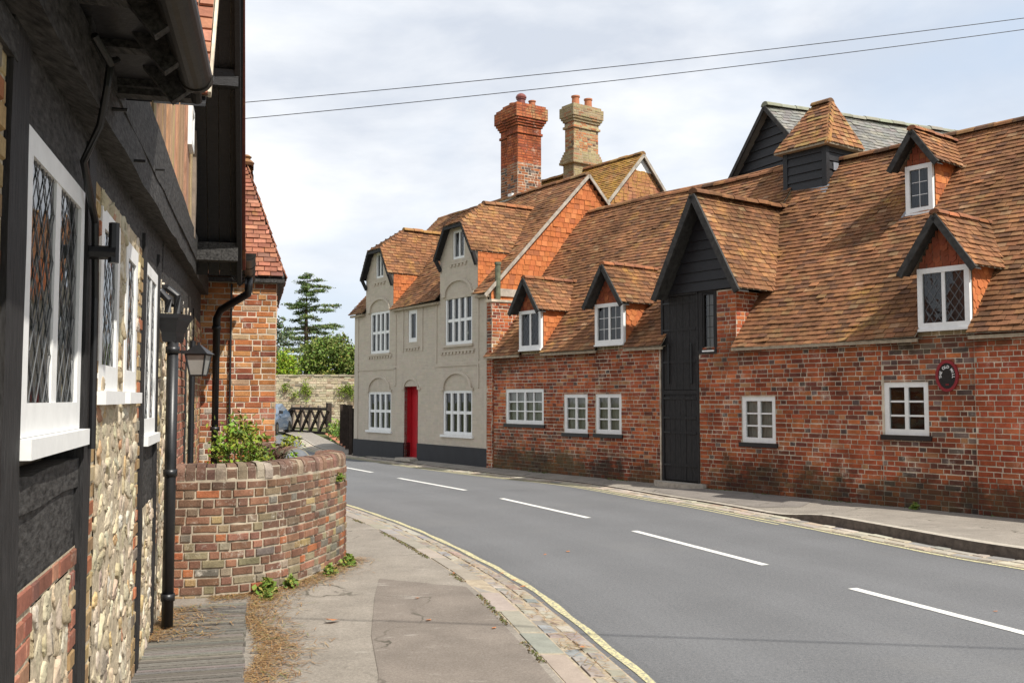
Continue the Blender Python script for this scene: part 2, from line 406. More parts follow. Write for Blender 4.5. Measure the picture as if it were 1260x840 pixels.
def ridge(mb, a, b, pal, r=.11, seg=.32, sag=0.):
    a, b = Vector(a), Vector(b); L = (b-a).length; n = max(1, round(L/seg)); d = (b-a)/L; x = d.cross(Vector((0,0,1))).normalized()
    for k in range(n):
        c = pal(); p, q = a+d*(L*k/n+.008), a+d*(L*(k+1)/n-.004)
        for w, f in ((p, k/n), (q, (k+1)/n)): w.z -= sag*math.sin(math.pi*f)
        rr = r*R.uniform(.95, 1.06); z = R.uniform(-.01, .01)
        ring = lambda o: [mb.vert(o+x*math.cos(t)*rr+Vector((0,0,math.sin(t)*rr*.85-.04+z))) for t in (math.pi*j/6 for j in range(7))]
        A, B = ring(p), ring(q)
        for j in range(6): mb.idx([A[j], A[j+1], B[j+1], B[j]], c, 0)
        mb.idx(A, c, 0); mb.idx(B, c, 0)

# palettes (linear base colours)
ROOF = [(5, (.215, .098, .048)), (5, (.260, .120, .056)), (2.4, (.320, .150, .066)), (1.6, (.135, .070, .043)), (1.2, (.280, .160, .075)), (.3, (.36, .22, .12))]
HUNG = [(4, (.46, .150, .050)), (3, (.38, .115, .042)), (2, (.53, .20, .075)), (1, (.28, .10, .05))]
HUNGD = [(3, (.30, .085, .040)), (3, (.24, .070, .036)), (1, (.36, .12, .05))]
WINGR = [(4, (.30, .125, .075)), (3, (.24, .095, .06)), (2, (.38, .175, .11)), (1, (.17, .08, .06))]
SLATE = [(3, (.185, .178, .162)), (3, (.215, .205, .185)), (2, (.155, .15, .14)), (1, (.24, .225, .19))]
RED = [(5, (.395, .098, .038)), (4, (.310, .074, .033)), (3, (.455, .138, .050)), (2.2, (.185, .058, .037)), (.7, (.42, .20, .095))]
SMOOTH = [(5, (.44, .100, .042)), (3, (.38, .085, .040)), (1, (.48, .14, .060))]
BLUE = [(3, (.27, .078, .038)), (2.4, (.155, .060, .042)), (2, (.110, .074, .062)), (.8, (.20, .14, .115)), (1, (.33, .105, .048))]
ORANGE = [(4, (.46, .175, .062)), (3, (.52, .24, .095)), (3, (.34, .105, .048)), (1, (.25, .08, .05)), (1, (.50, .34, .20))]
BUFF = [(4, (.36, .25, .12)), (3, (.29, .19, .095)), (2, (.36, .135, .065)), (1, (.42, .32, .18)), (1, (.20, .16, .12))]
def rt(u, v):
    c, d = pick(ROOF), (.240, .112, .053); return tuple(x*.72+y*.28 for x, y in zip(c, d))
def ht(u, v):
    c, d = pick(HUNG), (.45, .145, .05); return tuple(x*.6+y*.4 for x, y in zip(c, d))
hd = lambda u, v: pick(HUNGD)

# ------------------------------------------------------------------ windows
def window(fr, s0, s1, z0, z1, cols, rows, o, parent, frame=.05, bar=.025, lead=None, mull=None, depth=.06, back='net', sill=None, names=('window', 'pane', 'sill', 'curtain_or_dark'), fmat='white', gl='glass', back_o=.07, flat=False, label=None, crown=0, gd=None, rail=1.15):
    """timber window: frame and bars are one mesh, the glass, sill and backing (curtains, or a black sheet for an unlit room) are pieces of it"""
    mb = MB(); f = frame
    bx = lambda *a: mb.box(fr, *a)
    bx(s0, s0+f, o, o+depth, z0, z1); bx(s1-f, s1, o, o+depth, z0, z1)
    bx(s0+f, s1-f, o, o+depth, z0, z0+f*rail); bx(s0+f, s1-f, o, o+depth, z1-f, z1)
    W, H = s1-s0-2*f, z1-z0-2*f
    mull = mull or []
    for k in range(1, cols):
        x = s0+f+W*k/cols; w = (bar*1.7 if k in mull else bar)/2
        bx(x-w, x+w, o+(.004 if k in mull or gd else .012), o+depth-.004, z0+f, z1-f)
    for k in range(1, rows):
        z = z0+f+H*k/rows; w = bar/2*(1.5 if crown == k else .8)
        for c in range(cols): bx(s0+f+W*c/cols+bar*.5, s0+f+W*(c+1)/cols-bar*.5, o+.014, o+depth-.006, z-w, z+w)
    if lead:
        lights = [(s0+f+W*k/cols+bar*.6, s0+f+W*(k+1)/cols-bar*.6) for k in range(cols)]
        zz0, zz1 = z0+f*rail, z1-f
        for (a, b) in lights:
            t = .0045; go = o+(gd if gd else depth*.55)
            if lead == 'rect':
                for j in range(1, 2): bx(a+(b-a)*j/2-t, a+(b-a)*j/2+t, go-.005, go-.001, zz0, zz1)
                n = max(2, round((zz1-zz0)/.2))
                for j in range(1, n): bx(a, b, go-.006, go-.002, zz0+(zz1-zz0)*j/n-t, zz0+(zz1-zz0)*j/n+t)
            else:
                w = (b-a); nx = 2 if w < .3 else 3; dx = w/nx; dz = dx*1.45
                for sg in (1, -1):
                    k = -20
                    while k < 40:
                        # line z = c + sg*(dz/dx)*(x-a), clipped to the light
                        c0 = zz0+k*dz; sl = sg*dz/dx; x0, x1 = a, b
                        za, zb = c0, c0+sl*w
                        lo, hi = (x0, za), (x1, zb)
                        t0, t1 = 0., 1.
                        for lim, sgn in ((zz0, 1), (zz1, -1)):
                            fa, fb = sgn*(lo[1]-lim), sgn*(hi[1]-lim)
                            if fa < 0 and fb < 0: t0 = 2; break
                            if fa < 0: t0 = max(t0, fa/(fa-fb))
                            elif fb < 0: t1 = min(t1, fa/(fa-fb))
                        if t1-t0 > .04:
                            A = (lo[0]+(hi[0]-lo[0])*t0, lo[1]+(hi[1]-lo[1])*t0); B = (lo[0]+(hi[0]-lo[0])*t1, lo[1]+(hi[1]-lo[1])*t1)
                            mb.bar(fr(A[0], go-.0035-.001*sg, A[1]), fr(B[0], go-.0035-.001*sg, B[1]), .0055 if gd else .010, .0025, up=(fr(0,1,0)[0]-fr(0,0,0)[0], fr(0,1,0)[1]-fr(0,0,0)[1], 0), mat=1)
                        k += 1
            if lead == 'rect':
                pass
    w = mb.build(names[0], [fmat, 'cames'], parent)
    if label: w['label'] = label
    par = parent if flat else w
    g = MB(); go = o+(gd if gd else depth*.55)
    g.face([fr(s0+f*.6,go,z0+f*.6), fr(s1-f*.6,go,z0+f*.6), fr(s1-f*.6,go,z1-f*.6), fr(s0+f*.6,go,z1-f*.6)]); g.build(names[1], gl, par)
    c = MB(); n = 24; bo = o+back_o; am = .012 if back != 'room' else 0  # back 'room' is a flat near-black sheet: unlit room's darkness put in as colour
    for k in range(n):
        a, b = s0+.01+(s1-s0-.02)*k/n, s0+.01+(s1-s0-.02)*(k+1)/n
        oa, ob = bo+am*math.sin(k*1.9), bo+am*math.sin((k+1)*1.9)
        c.face([fr(a,oa,z0+.01), fr(b,ob,z0+.01), fr(b,ob,z1-.01), fr(a,oa,z1-.01)])
    c.build(names[3], back, par, smooth=True)
    if sill:
        sm, pr, th, ex = sill
        m = MB(); m.box(fr, s0-ex, s1+ex, o-pr, o+depth-.004, z0-th, z0-.002); m.build(names[2], sm, par)
    return w

# ================================================================== THE BRICK MILL
mill = thing('brick_mill', FM(0, 0, .05), 'long red brick mill with mossy brown tiled roof, dormers and a tall black loading door', 'mill')
P3 = lambda s, o, z: Vector(FM(s, o, z))
damp = []
for s, z, rs, rz, a in ((1.3,.22,1.15,.62,.95),(2.5,.2,.9,.5,.9),(.5,.2,.6,.4,.7),(3.5,.15,.5,.35,.8),(4.3,.12,.8,.5,.8),(5.6,.12,1.0,.55,.97),(6.8,.12,1.2,.5,.97),(8.3,.12,1.2,.5,.9),(-5.9,.2,.9,.65,.97),(-4.8,.15,1.1,.6,.97),(-3.6,.12,1.0,.55,.95),(-2.5,.12,1.0,.5,.92),(-1.5,.12,.8,.45,.85),(-6.1,2.5,.6,.5,.75),(-5.0,2.62,1.0,.22,.6),(-3.3,2.65,1.2,.16,.5),(4.6,2.5,1.3,.2,.65),(.8,2.5,.6,.5,.5)):
    p = FM(s, 0, z); damp.append((*p, rs, rz, a))
M['brick_damp'] = m_damp('brick', 'damp_brick', damp); M['mortar_damp'] = m_damp('mortar', 'damp_mortar', damp)
def pal_mill(s, z, h):
    if s > 5.11: return pick(SMOOTH)
    if s > 3.66: return pick(BLUE if R.random() < .55 else RED)
    if h and R.random() < .22: return pick(BLUE)
    if s < -2 and z < 1.1 and R.random() < .4: return jit((.24, .11, .065))
    return pick(RED)
WIN = dict(Wa=(-5.88,-4.5,1.13,1.91), Wb=(-3.81,-3.06,.98,1.79), Wc=(-2.81,-2.05,.99,1.79), Wd=(.97,1.68,.95,1.73), We=(3.69,4.40,1.16,1.94))
def wallpart(s0, s1, z0, z1, holes, o=0., zt=None, pal=pal_mill, mats=('brick_damp', 'mortar_damp'), fr=FM, parent=None, depth=.1, **kw):
    mb = MB(); brick_face(mb, fr, s0, s1, z0, z1, pal, holes, o, zt=zt, **kw)
    for h in holes: reveals(mb, fr, h, o, depth, 1)
    return mb.build('wall', list(mats), parent)
wallpart(-6.42, -.93, .02, 2.70, [WIN[k] for k in ('Wa','Wb','Wc')], parent=mill)
wallpart(-.0, 3.66, .02, 2.62, [WIN['Wd']], parent=mill)
wallpart(3.66, 5.12, .02, 2.70, [WIN['We']], parent=mill)
wallpart(5.11, 9.6, .02, 2.70, [(7.0, 7.8, 1.1, 1.9)], o=-.03, parent=mill)
wallpart(.43, .87, 2.62, 3.62, [], o=.004, parent=mill)
# cheek of the loading bay, in sunlight
FMc = lambda s: Fr(FM(s, 0, 0)[:2], FM.n, (-FM.r[0], -FM.r[1]))
mb = MB(); brick_face(mb, FMc(.87), .0, .75, 2.62, 3.58, lambda s, z, h: pick(RED), [], zt=lambda a: 3.58); mb.build('bay_cheek', ['brick', 'mortar'], mill)
# far end and back, seen only from elsewhere
mb = MB(); brick_face(mb, FMc(9.6), 0, 5.9, .02, 6.2, lambda s, z, h: pick(RED), [], zt=lambda a: 2.6+1.2*min(a, 5.9-a)); mb.build('end_wall', ['brick', 'mortar'], mill)
mb = MB(); mb.face([FM(-6.3,5.9,0), FM(9.6,5.9,0), FM(9.6,5.9,2.7), FM(-6.3,5.9,2.7)]); mb.build('back_wall', 'mortar_dark', mill)

for k, (nm, cols, rows, mull, back) in dict(Wa=('w',4,3,[2],'net'), Wb=('w',2,3,[1],'net'), Wc=('w',2,3,[1],'net'), Wd=('w',2,3,[1],'net'), We=('w',2,3,[1],'room')).items():
    h = WIN[k]
    window(FM, *h, cols, rows, .012, mill, frame=.075, bar=.034, mull=mull, back=back, back_o=.10 if back == 'net' else .5, sill=('iron', .05, .075, .05),
           label={'Wa': 'wide white window of four lights with net curtains', 'We': 'white six pane window with dark unlit panes'}.get(k))
window(FM, 7.0, 7.8, 1.1, 1.9, 2, 3, .012, mill, frame=.075, bar=.034, mull=[1], sill=('iron', .05, .075, .05))

# main roof: two planes, right one also carries the dormers
TR = 1.2; CV = math.cos(math.atan(TR)); SV = math.sin(math.atan(TR))
def zr(o, lift=0.): return 2.58+lift+(o+.15)*TR
def vlen(o): return (o+.15)/CV
Vup = Vector((FM.n[0]*CV, FM.n[1]*CV, SV)); Uv = Vector((*FM.r, 0))
RT = 2.92
def roofpart(name, s0, s1, lift, holes, o_top=RT, extra=None, mat='tile', seed=0.):
    mb = MB(); O = P3(0, -.15, 2.58+lift)
    tiles(mb, O, Uv, Vup, [(s0, 0), (s1, 0), (s1, vlen(o_top)), (s0, vlen(o_top))], rt, holes=holes, seed=seed)
    # back slope
    mb.face([P3(s0,RT,zr(RT)+lift), P3(s1,RT,zr(RT)+lift), P3(s1,6.0,zr(RT)-3.6), P3(s0,6.0,zr(RT)-3.6)], (.17,.09,.055), 0)
    # eaves board
    for (a, b, _, _) in subtract((s0, s1, 0, .01), holes):
        mb.bar(P3(a,-.12,2.545+lift), P3(b,-.12,2.545+lift), .03, .05, mat=1); mb.face([P3(a,-.13,2.55+lift), P3(b,-.13,2.55+lift), P3(b,0.01,2.60+lift), P3(a,0.01,2.60+lift)], (.1,.08,.06), 1)
    return mb.build(name, [mat, 'verge_pale' if False else 'mortar_dark'], mill)
hl = [(-5.24,-4.46,-.1,.8), (-2.68,-1.85,-.1,.8)]
rl = roofpart('roof', -6.6, .25, .10, [(a,b,c,.72) for a,b,c,d in hl]+[(-.80,.9,-.1,1.6)], 3.03, seed=.5)
rm = roofpart('roof', .25, 9.8, 0., [(-1.,.86,-.1,1.5), (4.32,5.08,-.1,.80)], seed=2.)
mb = MB(); ridge(mb, P3(-6.3,RT+.04,zr(RT)+.16), P3(.1,RT+.04,zr(RT)+.10), lambda: pick(ROOF), sag=.0)
ridge(mb, P3(.2,RT,zr(RT)+.03), P3(9.8,RT,zr(RT)+.03), lambda: pick(ROOF)); mb.build('ridge_tiles', ['tile'], mill)

def gable_roof(mb, fr, c, fo, ov, hw, ze, zrg, back, pal, seed=0., gauge=.1, skewtop=0.):
    """two small slopes running back from a gable at offset fo (overhanging by ov); back(z) = offset where the main roof is met"""
    L = math.hypot(hw, zrg-ze)
    for sg in (-1, 1):
        O = Vector(fr(c+sg*hw, fo-ov, ze)); U = Vector((*fr.n, 0)); V = Vector(fr(c, fo-ov, zrg))-O
        be, br = back(ze)-(fo-ov), back(zrg)-(fo-ov)
        tiles(mb, O, U, V, [(0, 0), (be+.15, 0), (br+.12, L), (0, L)], pal, seed=seed+sg, wav=.008, gauge=gauge)
def bargeboards(fr, c, o, hw, ze, zrg, parent, mat='verge', w=.04, h=.095, name='bargeboard', ov=.0, soff=.25):
    for sg in (-1, 1):
        mb = MB(); mb.bar(fr(c+sg*(hw+.02), o, ze-.06), fr(c+sg*.0, o, zrg-.055), w, h, up=(*fr.n, 0) if False else (0,0,1))
        # underside boarding behind the board
        a, b = fr(c+sg*hw, o, ze-.05), fr(c, o, zrg-.05)
        mb.face([a, b, fr(c, o+soff, zrg-.05), fr(c+sg*hw, o+soff, ze-.05)], None, 0)
        mb.build(name, mat, parent)

def dormer(c, fo, hw, ww, z0, z1, ze, zrg, vhw, ov, lift, lead, cols, back, fish, lcheek=None, seed=0., label=None):
    """pediment and cheeks (hung with tiles) are the dormer; roof, bargeboards, window are its pieces"""
    global mb_out
    mb = MB(); bk = lambda z: (z-2.58-lift)/TR-.15
    mb_out = Vector((-FM.n[0], -FM.n[1], 0))
    sl = (zrg-ze)/vhw; zp = lambda x: zrg-.09-abs(x)*sl
    hb = min(hw, (zrg-.09-z1)/sl)
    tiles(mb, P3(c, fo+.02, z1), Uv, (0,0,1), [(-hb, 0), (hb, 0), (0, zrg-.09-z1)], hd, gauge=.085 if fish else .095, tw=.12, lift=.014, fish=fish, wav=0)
    mb.face([P3(c-hw,fo+.03,z0), P3(c+hw,fo+.03,z0), P3(c+hw,fo+.03,z1+.02), P3(c,fo+.03,zrg-.08), P3(c-hw,fo+.03,z1+.02)][0:0] or [P3(c-hb,fo+.03,z1), P3(c+hb,fo+.03,z1), P3(c,fo+.03,zrg-.09)], (.05,.03,.02), 1)
    for sg in (-1, 1):
        mb_out = Uv*sg
        zt = ze+.02+(vhw-hw)*sl*.2
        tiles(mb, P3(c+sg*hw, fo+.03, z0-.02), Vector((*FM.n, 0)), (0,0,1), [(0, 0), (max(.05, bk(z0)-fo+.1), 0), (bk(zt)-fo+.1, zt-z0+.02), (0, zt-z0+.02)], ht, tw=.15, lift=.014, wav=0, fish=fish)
    d = mb.build('dormer', ['tile_hung', 'mortar_dark'], mill)
    if label: d['label'] = label
    mb_out = None
    mb = MB(); gable_roof(mb, FM, c, fo, ov, vhw, ze, zrg, bk, rt, seed); mb.build('dormer_roof', ['tile', 'mortar_dark'], d)
    mb = MB(); ridge(mb, P3(c,fo-ov,zrg+.03), P3(c,bk(zrg)+.12,zrg+.03), lambda: pick([(1,(.34,.135,.06)),(1,(.26,.11,.06))]), r=.085, seg=.3); mb.build('ridge_tiles', ['tile'], d)
    bargeboards(FM, c, fo-ov, vhw, ze, zrg, d)
    window(FM, c-ww, c+ww, z0, z1, cols, 1, fo-.03, d, frame=.075, bar=.05, lead=lead, back=back, back_o=.12, flat=True, names=('window', 'pane', 'sill', 'curtain_or_dark'), gl='glass_old', sill=('white', .03, .035, .0))
    return d
dormer(-4.85, -.08, .40, .39, 2.78, 3.64, 3.62, 4.36, .50, .22, .10, 'diamond', 2, 'drape', False, seed=1, label='low dormer nearest the beige house')
dormer(-2.28, -.08, .43, .42, 2.78, 3.60, 3.57, 4.38, .54, .22, .10, 'rect', 2, 'drape', True, seed=3, label='low dormer just left of the black loading door')
dormer(4.70, -.04, .40, .39, 2.70, 3.58, 3.54, 4.34, .54, .22, 0., 'diamond', 2, 'drape', True, seed=5, label='large dormer above the oval plaque')
dormer(3.38, 1.66, .25, .24, 4.76, 5.56, 5.54, 6.13, .40, .22, 0., 'rect', 1, 'drape', False, seed=7, label='small dormer high on the roof near the ridge')
mb = MB(); mb.face([P3(3.02,1.45,zr(1.45)+.035), P3(3.66,1.45,zr(1.45)+.035), P3(3.64,1.70,zr(1.70)+.05), P3(3.10,1.70,zr(1.70)+.05)]); mb.face([P3(2.9,1.40,zr(1.40)+.03), P3(3.4,1.38,zr(1.38)+.034), P3(3.3,1.5,zr(1.5)+.04), P3(3.0,1.5,zr(1.5)+.037)]); mb.build('lead_flashing', 'lead', mill)
# brick sill courses below the dormers
for c, w, z in ((4.70,.42,2.70), (-2.28,.45,2.78), (-4.85,.42,2.78)):
    mb = MB(); brick_face(mb, FM, c-w, c+w, z-.10, z-.005, lambda s, zz, h: jit((.22,.17,.09)), [], -.03); mb.box(FM, c-w, c+w, -.028, .05, z-.10, z-.006, mat=1); mb.build('brick_sill', ['brick', 'mortar'], mill)

# the loading bay: black doors under a weatherboarded gable
mb = MB(); c, hw = .20, .97; ze, zg = 3.58, 5.38
gable_roof(mb, FM, c, -.02, .33, hw, ze, zg, lambda z: (z-2.58)/TR-.15, rt, 9); bay_r = mb.build('bay_roof', ['tile', 'mortar_dark'], mill)
mb = MB(); ridge(mb, P3(c,-.35,zg+.03), P3(c+.06,2.32,zg+.03), lambda: pick(ROOF)); mb.build('ridge_tiles', ['tile'], bay_r)
bargeboards(FM, c, -.35, hw, ze, zg, bay_r, mat='verge', w=.05, h=.12, soff=.34)
mb = MB(); z = 3.64; sl = (zg-ze)/hw
while z < zg-.25:                                                    # weatherboards, lapped
    h = .185+R.uniform(-.015, .015); t = min(z+h, zg-.12); a = max(-.90, c-(zg-.1-z)/sl); b = min(.87, c+(zg-.1-z)/sl); a2, b2 = max(-.90, c-(zg-.1-t)/sl), min(.87, c+(zg-.1-t)/sl)
    mb.hexa([FM(a,-.052,z), FM(b,-.052+R.uniform(-.006,.006),z), FM(b,.0,z), FM(a,.0,z), FM(a2,-.026,t+.012), FM(b2,-.026,t+.012), FM(b2,.0,t+.012), FM(a2,.0,t+.012)]); z = t
mb.build('gable_boards', 'black', mill)
mb = MB(); mb.box(FM, -.93, .0, .03, .07, .10, 3.64)
for s in (-.93, -.05): mb.box(FM, s, s+.05, -.02, .03, .12, 3.66)
mb.box(FM, -.93, .0, -.03, .028, 3.60, 3.665); mb.box(FM, -.0, .43, -.012, .05, 3.60, 3.66); mb.box(FM, .385, .43, -.012, .05, 2.50, 3.60); mb.box(FM, .0, .10, -.012, .05, 2.50, 3.60); mb.box(FM, .0, .43, -.02, .05, 2.50, 2.56)
mb.box(FM, -.93, .0, -.012, .028, 1.775, 1.85)
mb.build('door_frame', 'timber_v', mill)
def plank_door(s0, s1, z0, z1, n, rails, o=-.0, name='loading_door', braces=False, mat='timber_v'):
    mb = MB()
    for k in range(n):
        a, b = s0+(s1-s0)*k/n+.003, s0+(s1-s0)*(k+1)/n-.003; oo = o+R.uniform(-.003, .003); mb.box(FM, a, b, oo, oo+.025, z0, z1)
    for z in rails: mb.box(FM, s0+.01, s1-.01, o-.012, o-.004, z, z+.05)
    d = mb.build(name, mat, mill)
    for z in rails[:]: m = MB(); m.box(FM, s0-.01, s0+.16, o-.018, o-.0125, z+.012, z+.034); m.build('hinge', 'iron', d)
    if braces:
        for x in (s0+.12, s1-.12): m = MB(); m.bar(FM(x,o-.022,z0+.12), FM(x,o-.022,z0+.85), .03, .018); m.build('bracket', 'iron', d)
    return d
plank_door(-.87, -.06, 1.86, 3.59, 5, (2.35, 2.85+.1, 3.45), braces=True)
plank_door(-.87, -.06, .20, 1.77, 6, (.45, 1.05, 1.32, 1.68))
window(FM, .105, .38, 2.565, 3.59, 1, 1, -.002, mill, frame=.025, lead='rect', back='net', fmat='timber_v', back_o=.11, gl='glass_old', sill=('white', .03, .03, .0), label='narrow leaded window beside the loading door')
mb = MB()
mb.box(FM, -.97, -.945, -.03, .02, .12, 2.66); mb.build('corner_strip', 'mortar', mill)
mb = MB(); ring = [FM(-.46+.62*math.cos(t), -.02-.30*math.sin(t), .17) for t in (math.pi*k/12 for k in range(13))]
mb.face(ring); 
for a, b in zip(ring, ring[1:]): mb.face([a, b, (b[0],b[1],.0), (a[0],a[1],.0)])
mb.build('door_step', 'kerb', mill)

# weatherboarded lucam standing on the ridge
mb = MB(); s0, s1, o0, o1, zb, zt_ = .12, 1.02, 2.46, 3.62, 5.55, 6.56
mb.hexa([FM(s0,o0,zb), FM(s1,o0,zb), FM(s1,o1,zb), FM(s0,o1,zb), FM(s0,o0,zt_), FM(s1,o0,zt_), FM(s1,o1,zt_), FM(s0,o1,zt_)])
z = zb+.02
while z < zt_-.05:
    t = min(z+.165, zt_); j = R.uniform(-.006, .006)
    mb.hexa([FM(s0+.05,o0-.045+j,z), FM(s1-.05,o0-.045-j,z), FM(s1-.05,o0-.002,z), FM(s0+.05,o0-.002,z), FM(s0+.05,o0-.02,t), FM(s1-.05,o0-.02,t), FM(s1-.05,o0-.002,t), FM(s0+.05,o0-.002,t)])
    mb.hexa([FM(s1+.045+j,o0+.05,z), FM(s1+.045,o1,z), FM(s1+.002,o1,z), FM(s1+.002,o0+.05,z), FM(s1+.02,o0+.05,t), FM(s1+.02,o1,t), FM(s1+.002,o1,t), FM(s1+.002,o0+.05,t)])
    z = t
for s, o in ((s0, o0), (s1, o0)): mb.box(FM, s-.05, s+.05, o-.05, o+.05, zb, zt_)
luc = mb.build('lucam', 'black', mill); luc['label'] = 'black weatherboarded lucam on the ridge'
mb = MB(); e = .17; A = [P3(s0-e,o0-e,zt_-.03), P3(s1+e,o0-e,zt_-.03), P3(s1+e,o1+e-.3,zt_-.03), P3(s0-e,o1+e-.3,zt_-.03)]; om = 3.0; B = [P3(.37,om,7.50), P3(.80,om,7.50)]
pl = lambda u, v: pick(ROOF+[(3,(.30,.19,.075))])
def quad_tiles(mb, a, b, c, d, pal, **kw):
    """a-b eave, d-c top"""
    U = (b-a).normalized(); nn = U.cross(d-a).normalized(); V = nn.cross(U).normalized()
    tiles(mb, a, U, V, [((p-a).dot(U), (p-a).dot(V)) for p in (a, b, c, d)], pal, **kw)
quad_tiles(mb, A[0], A[1], B[1], B[0], pl, wav=.006); quad_tiles(mb, A[1], A[2], B[1], B[1]+Vector((.001,.001,0)), pl, wav=.006)
quad_tiles(mb, A[3], A[0], B[0], B[0]+Vector((.001,.001,0)), pl, wav=.006); quad_tiles(mb, A[2], A[3], B[0], B[1], pl, wav=.006)
mb.hexa([A[0]-Vector((0,0,.03)), A[1]-Vector((0,0,.03)), A[2]-Vector((0,0,.03)), A[3]-Vector((0,0,.03)), A[0], A[1], A[2], A[3]], mat=1)
lr = mb.build('lucam_roof', ['tile_lucam', 'mortar_dark'], luc)

mb = MB(); ridge(mb, B[0]+Vector((0,0,.03)), B[1]+Vector((0,0,.03)), lambda: pick(ROOF)); ridge(mb, A[1], B[1], lambda: pick(ROOF), r=.06, seg=.2); mb.build('ridge_tiles', ['tile_lichen'], luc)
mb = MB(); mb.face([P3(s0-.05,o0-.16,zr(o0-.16)+.05), P3(s1+.1,o0-.16,zr(o0-.16)+.05), P3(s1+.1,o0-.03,zr(o0-.03)+.07), P3(s0-.05,o0-.03,zr(o0-.03)+.07)]); mb.box(FM, s1+.05, s1+.056, o0+.17, o0+.33, 6.05, 6.2); mb.build('lead_flashing', 'lead', luc)

# ================================================================== SLATE ROOFED BARN BEHIND
bA = Vector((5.69, 21.0, 0)); bx, by = .9138, .4062
FS = Fr((bA.x, bA.y), (by, -bx), (bx, by))
barn = thing('slate_barn', FS(0, 0, 0), 'barn behind the mill ridge with black boarded gable and grey stone slate roof', 'barn')
zg, hw, ze = 8.07, 3.2, 4.75
mb = MB(); z = 4.0; 
while z < zg-.1:
    t = min(z+.2, zg-.05); a, b = min(hw-.15, (zg-z-.05)/1.03), min(hw-.15, max(.02, (zg-t-.05)/1.03)); j = R.uniform(-.008, .008)
    mb.hexa([FS(-a,-.05+j,z), FS(a,-.05-j,z), FS(a,0,z), FS(-a,0,z), FS(-b,-.02,t), FS(b,-.02,t), FS(b,0,t), FS(-b,0,t)]); z = t
mb.build('gable_boards', 'black', barn)
mb = MB(); mb.hexa([FS(-hw+.1,.02,0), FS(hw-.1,.02,0), FS(hw-.1,8,0), FS(-hw+.1,8,0), FS(-hw+.1,.02,4.7), FS(hw-.1,.02,4.7), FS(hw-.1,8,4.7), FS(-hw+.1,8,4.7)]); mb.build('wall', 'black', barn)
mb = MB()
for sg in (-1, 1):
    O = Vector(FS(sg*hw, -.22, ze)); V = Vector(FS(0, -.22, zg))-O
    if sg > 0: tiles(mb, O, (bx,by,0), V, [(0,0), (8.5,0), (8.5,V.length), (0,V.length)], lambda u, v: pick(SLATE), gauge=.125, tw=.19, lift=.022, wav=.02)
    else: mb.hexa([O, O+Vector((bx,by,0))*8.5, O+Vector((bx,by,0))*8.5+V, O+V, O-Vector((0,0,.06)), O+Vector((bx,by,-.06))*8.5, O+Vector((bx,by,0))*8.5+V-Vector((0,0,.06)), O+V-Vector((0,0,.06))], (.2,.19,.17), 0)
rf = mb.build('roof', ['slate', 'mortar_dark'], barn)
mb = MB(); ridge(mb, FS(0,-.22,zg+.03), FS(0,8.2,zg+.03), lambda: jit((.24,.235,.18)), r=.12, seg=.4); mb.build('ridge_tiles', ['slate'], rf)
for sg in (-1, 1):
    mb = MB(); mb.bar(FS(sg*hw,-.22,ze-.05), FS(0,-.22,zg-.05), .03, .09); mb.build('bargeboard', 'verge', barn)

# ================================================================== THE BEIGE HOUSE
house = thing('beige_house', FB(-3.6, 0, .05), 'beige painted brick house with two half hipped gables, white windows and a red door', 'house')
B3 = lambda s, o, z: Vector(FB(s, o, z))
pb = lambda s, z, h: jit((.50,.438,.355), .05, .02)
HB = dict(LW=(-6.33,-4.89,.80,1.89), RW=(-2.06,-.67,.80,1.90), UL=(-6.22,-5.02,2.97,4.16), UM=(-3.93,-3.44,3.20,4.06), UR=(-1.97,-.68,3.03,4.25), door=(-4.12,-3.36,.10,2.02))
def hb(s0, s1, z0, z1, holes=(), o=0., zt=None, name='wall', depth=.09):
    mb = MB(); brick_face(mb, FB, s0, s1, z0, z1, pb, holes, o, proud=.0018, rough=.0006, joint=.008, zt=zt)
    for h in holes: reveals(mb, FB, h, o, depth, 1)
    return mb.build(name, ['brick_paint', 'paint'], house)
hb(-7.22, -.0, .50, 4.18, list(HB.values()))
# gable faces rising through the eaves
LGC, RGC = -5.66, -1.33
hb(LGC-.86, LGC+.86, 4.18, 5.86, [(LGC-.24, LGC+.24, 5.12, 5.84)], zt=lambda s: min(5.86, 5.1+1.55*(.88-abs(s-LGC))))
hb(RGC-.90, RGC+.90, 4.18, 5.95, [(RGC-.28, RGC+.28, 5.16, 5.88)], zt=lambda s: min(5.95, 5.2+1.55*(.92-abs(s-RGC))))
# plinth
mb = MB(); mb.box(FB, -7.25, -4.12, -.03, .2, .0, .515); mb.box(FB, -3.36, .02, -.03, .2, .0, .525); mb.build('plinth', 'plinth', house)
# ends, back
mb = MB(); mb.face([FB(-7.22,0,0), FB(-7.22,6,0), FB(-7.22,6,4.2), FB(-7.22,3,7.25), FB(-7.22,0,4.2)]); mb.face([FB(-7.22,6,0), FB(0,6,0), FB(0,6,4.2), FB(-7.22,6,4.2)]); mb.face([FB(0.0,.05,0), FB(0.0,6,0), FB(0.0,6,4.2), FB(0.0,3,7.2), FB(0.0,.05,4.2)]); mb.build('end_wall', 'paint', house)
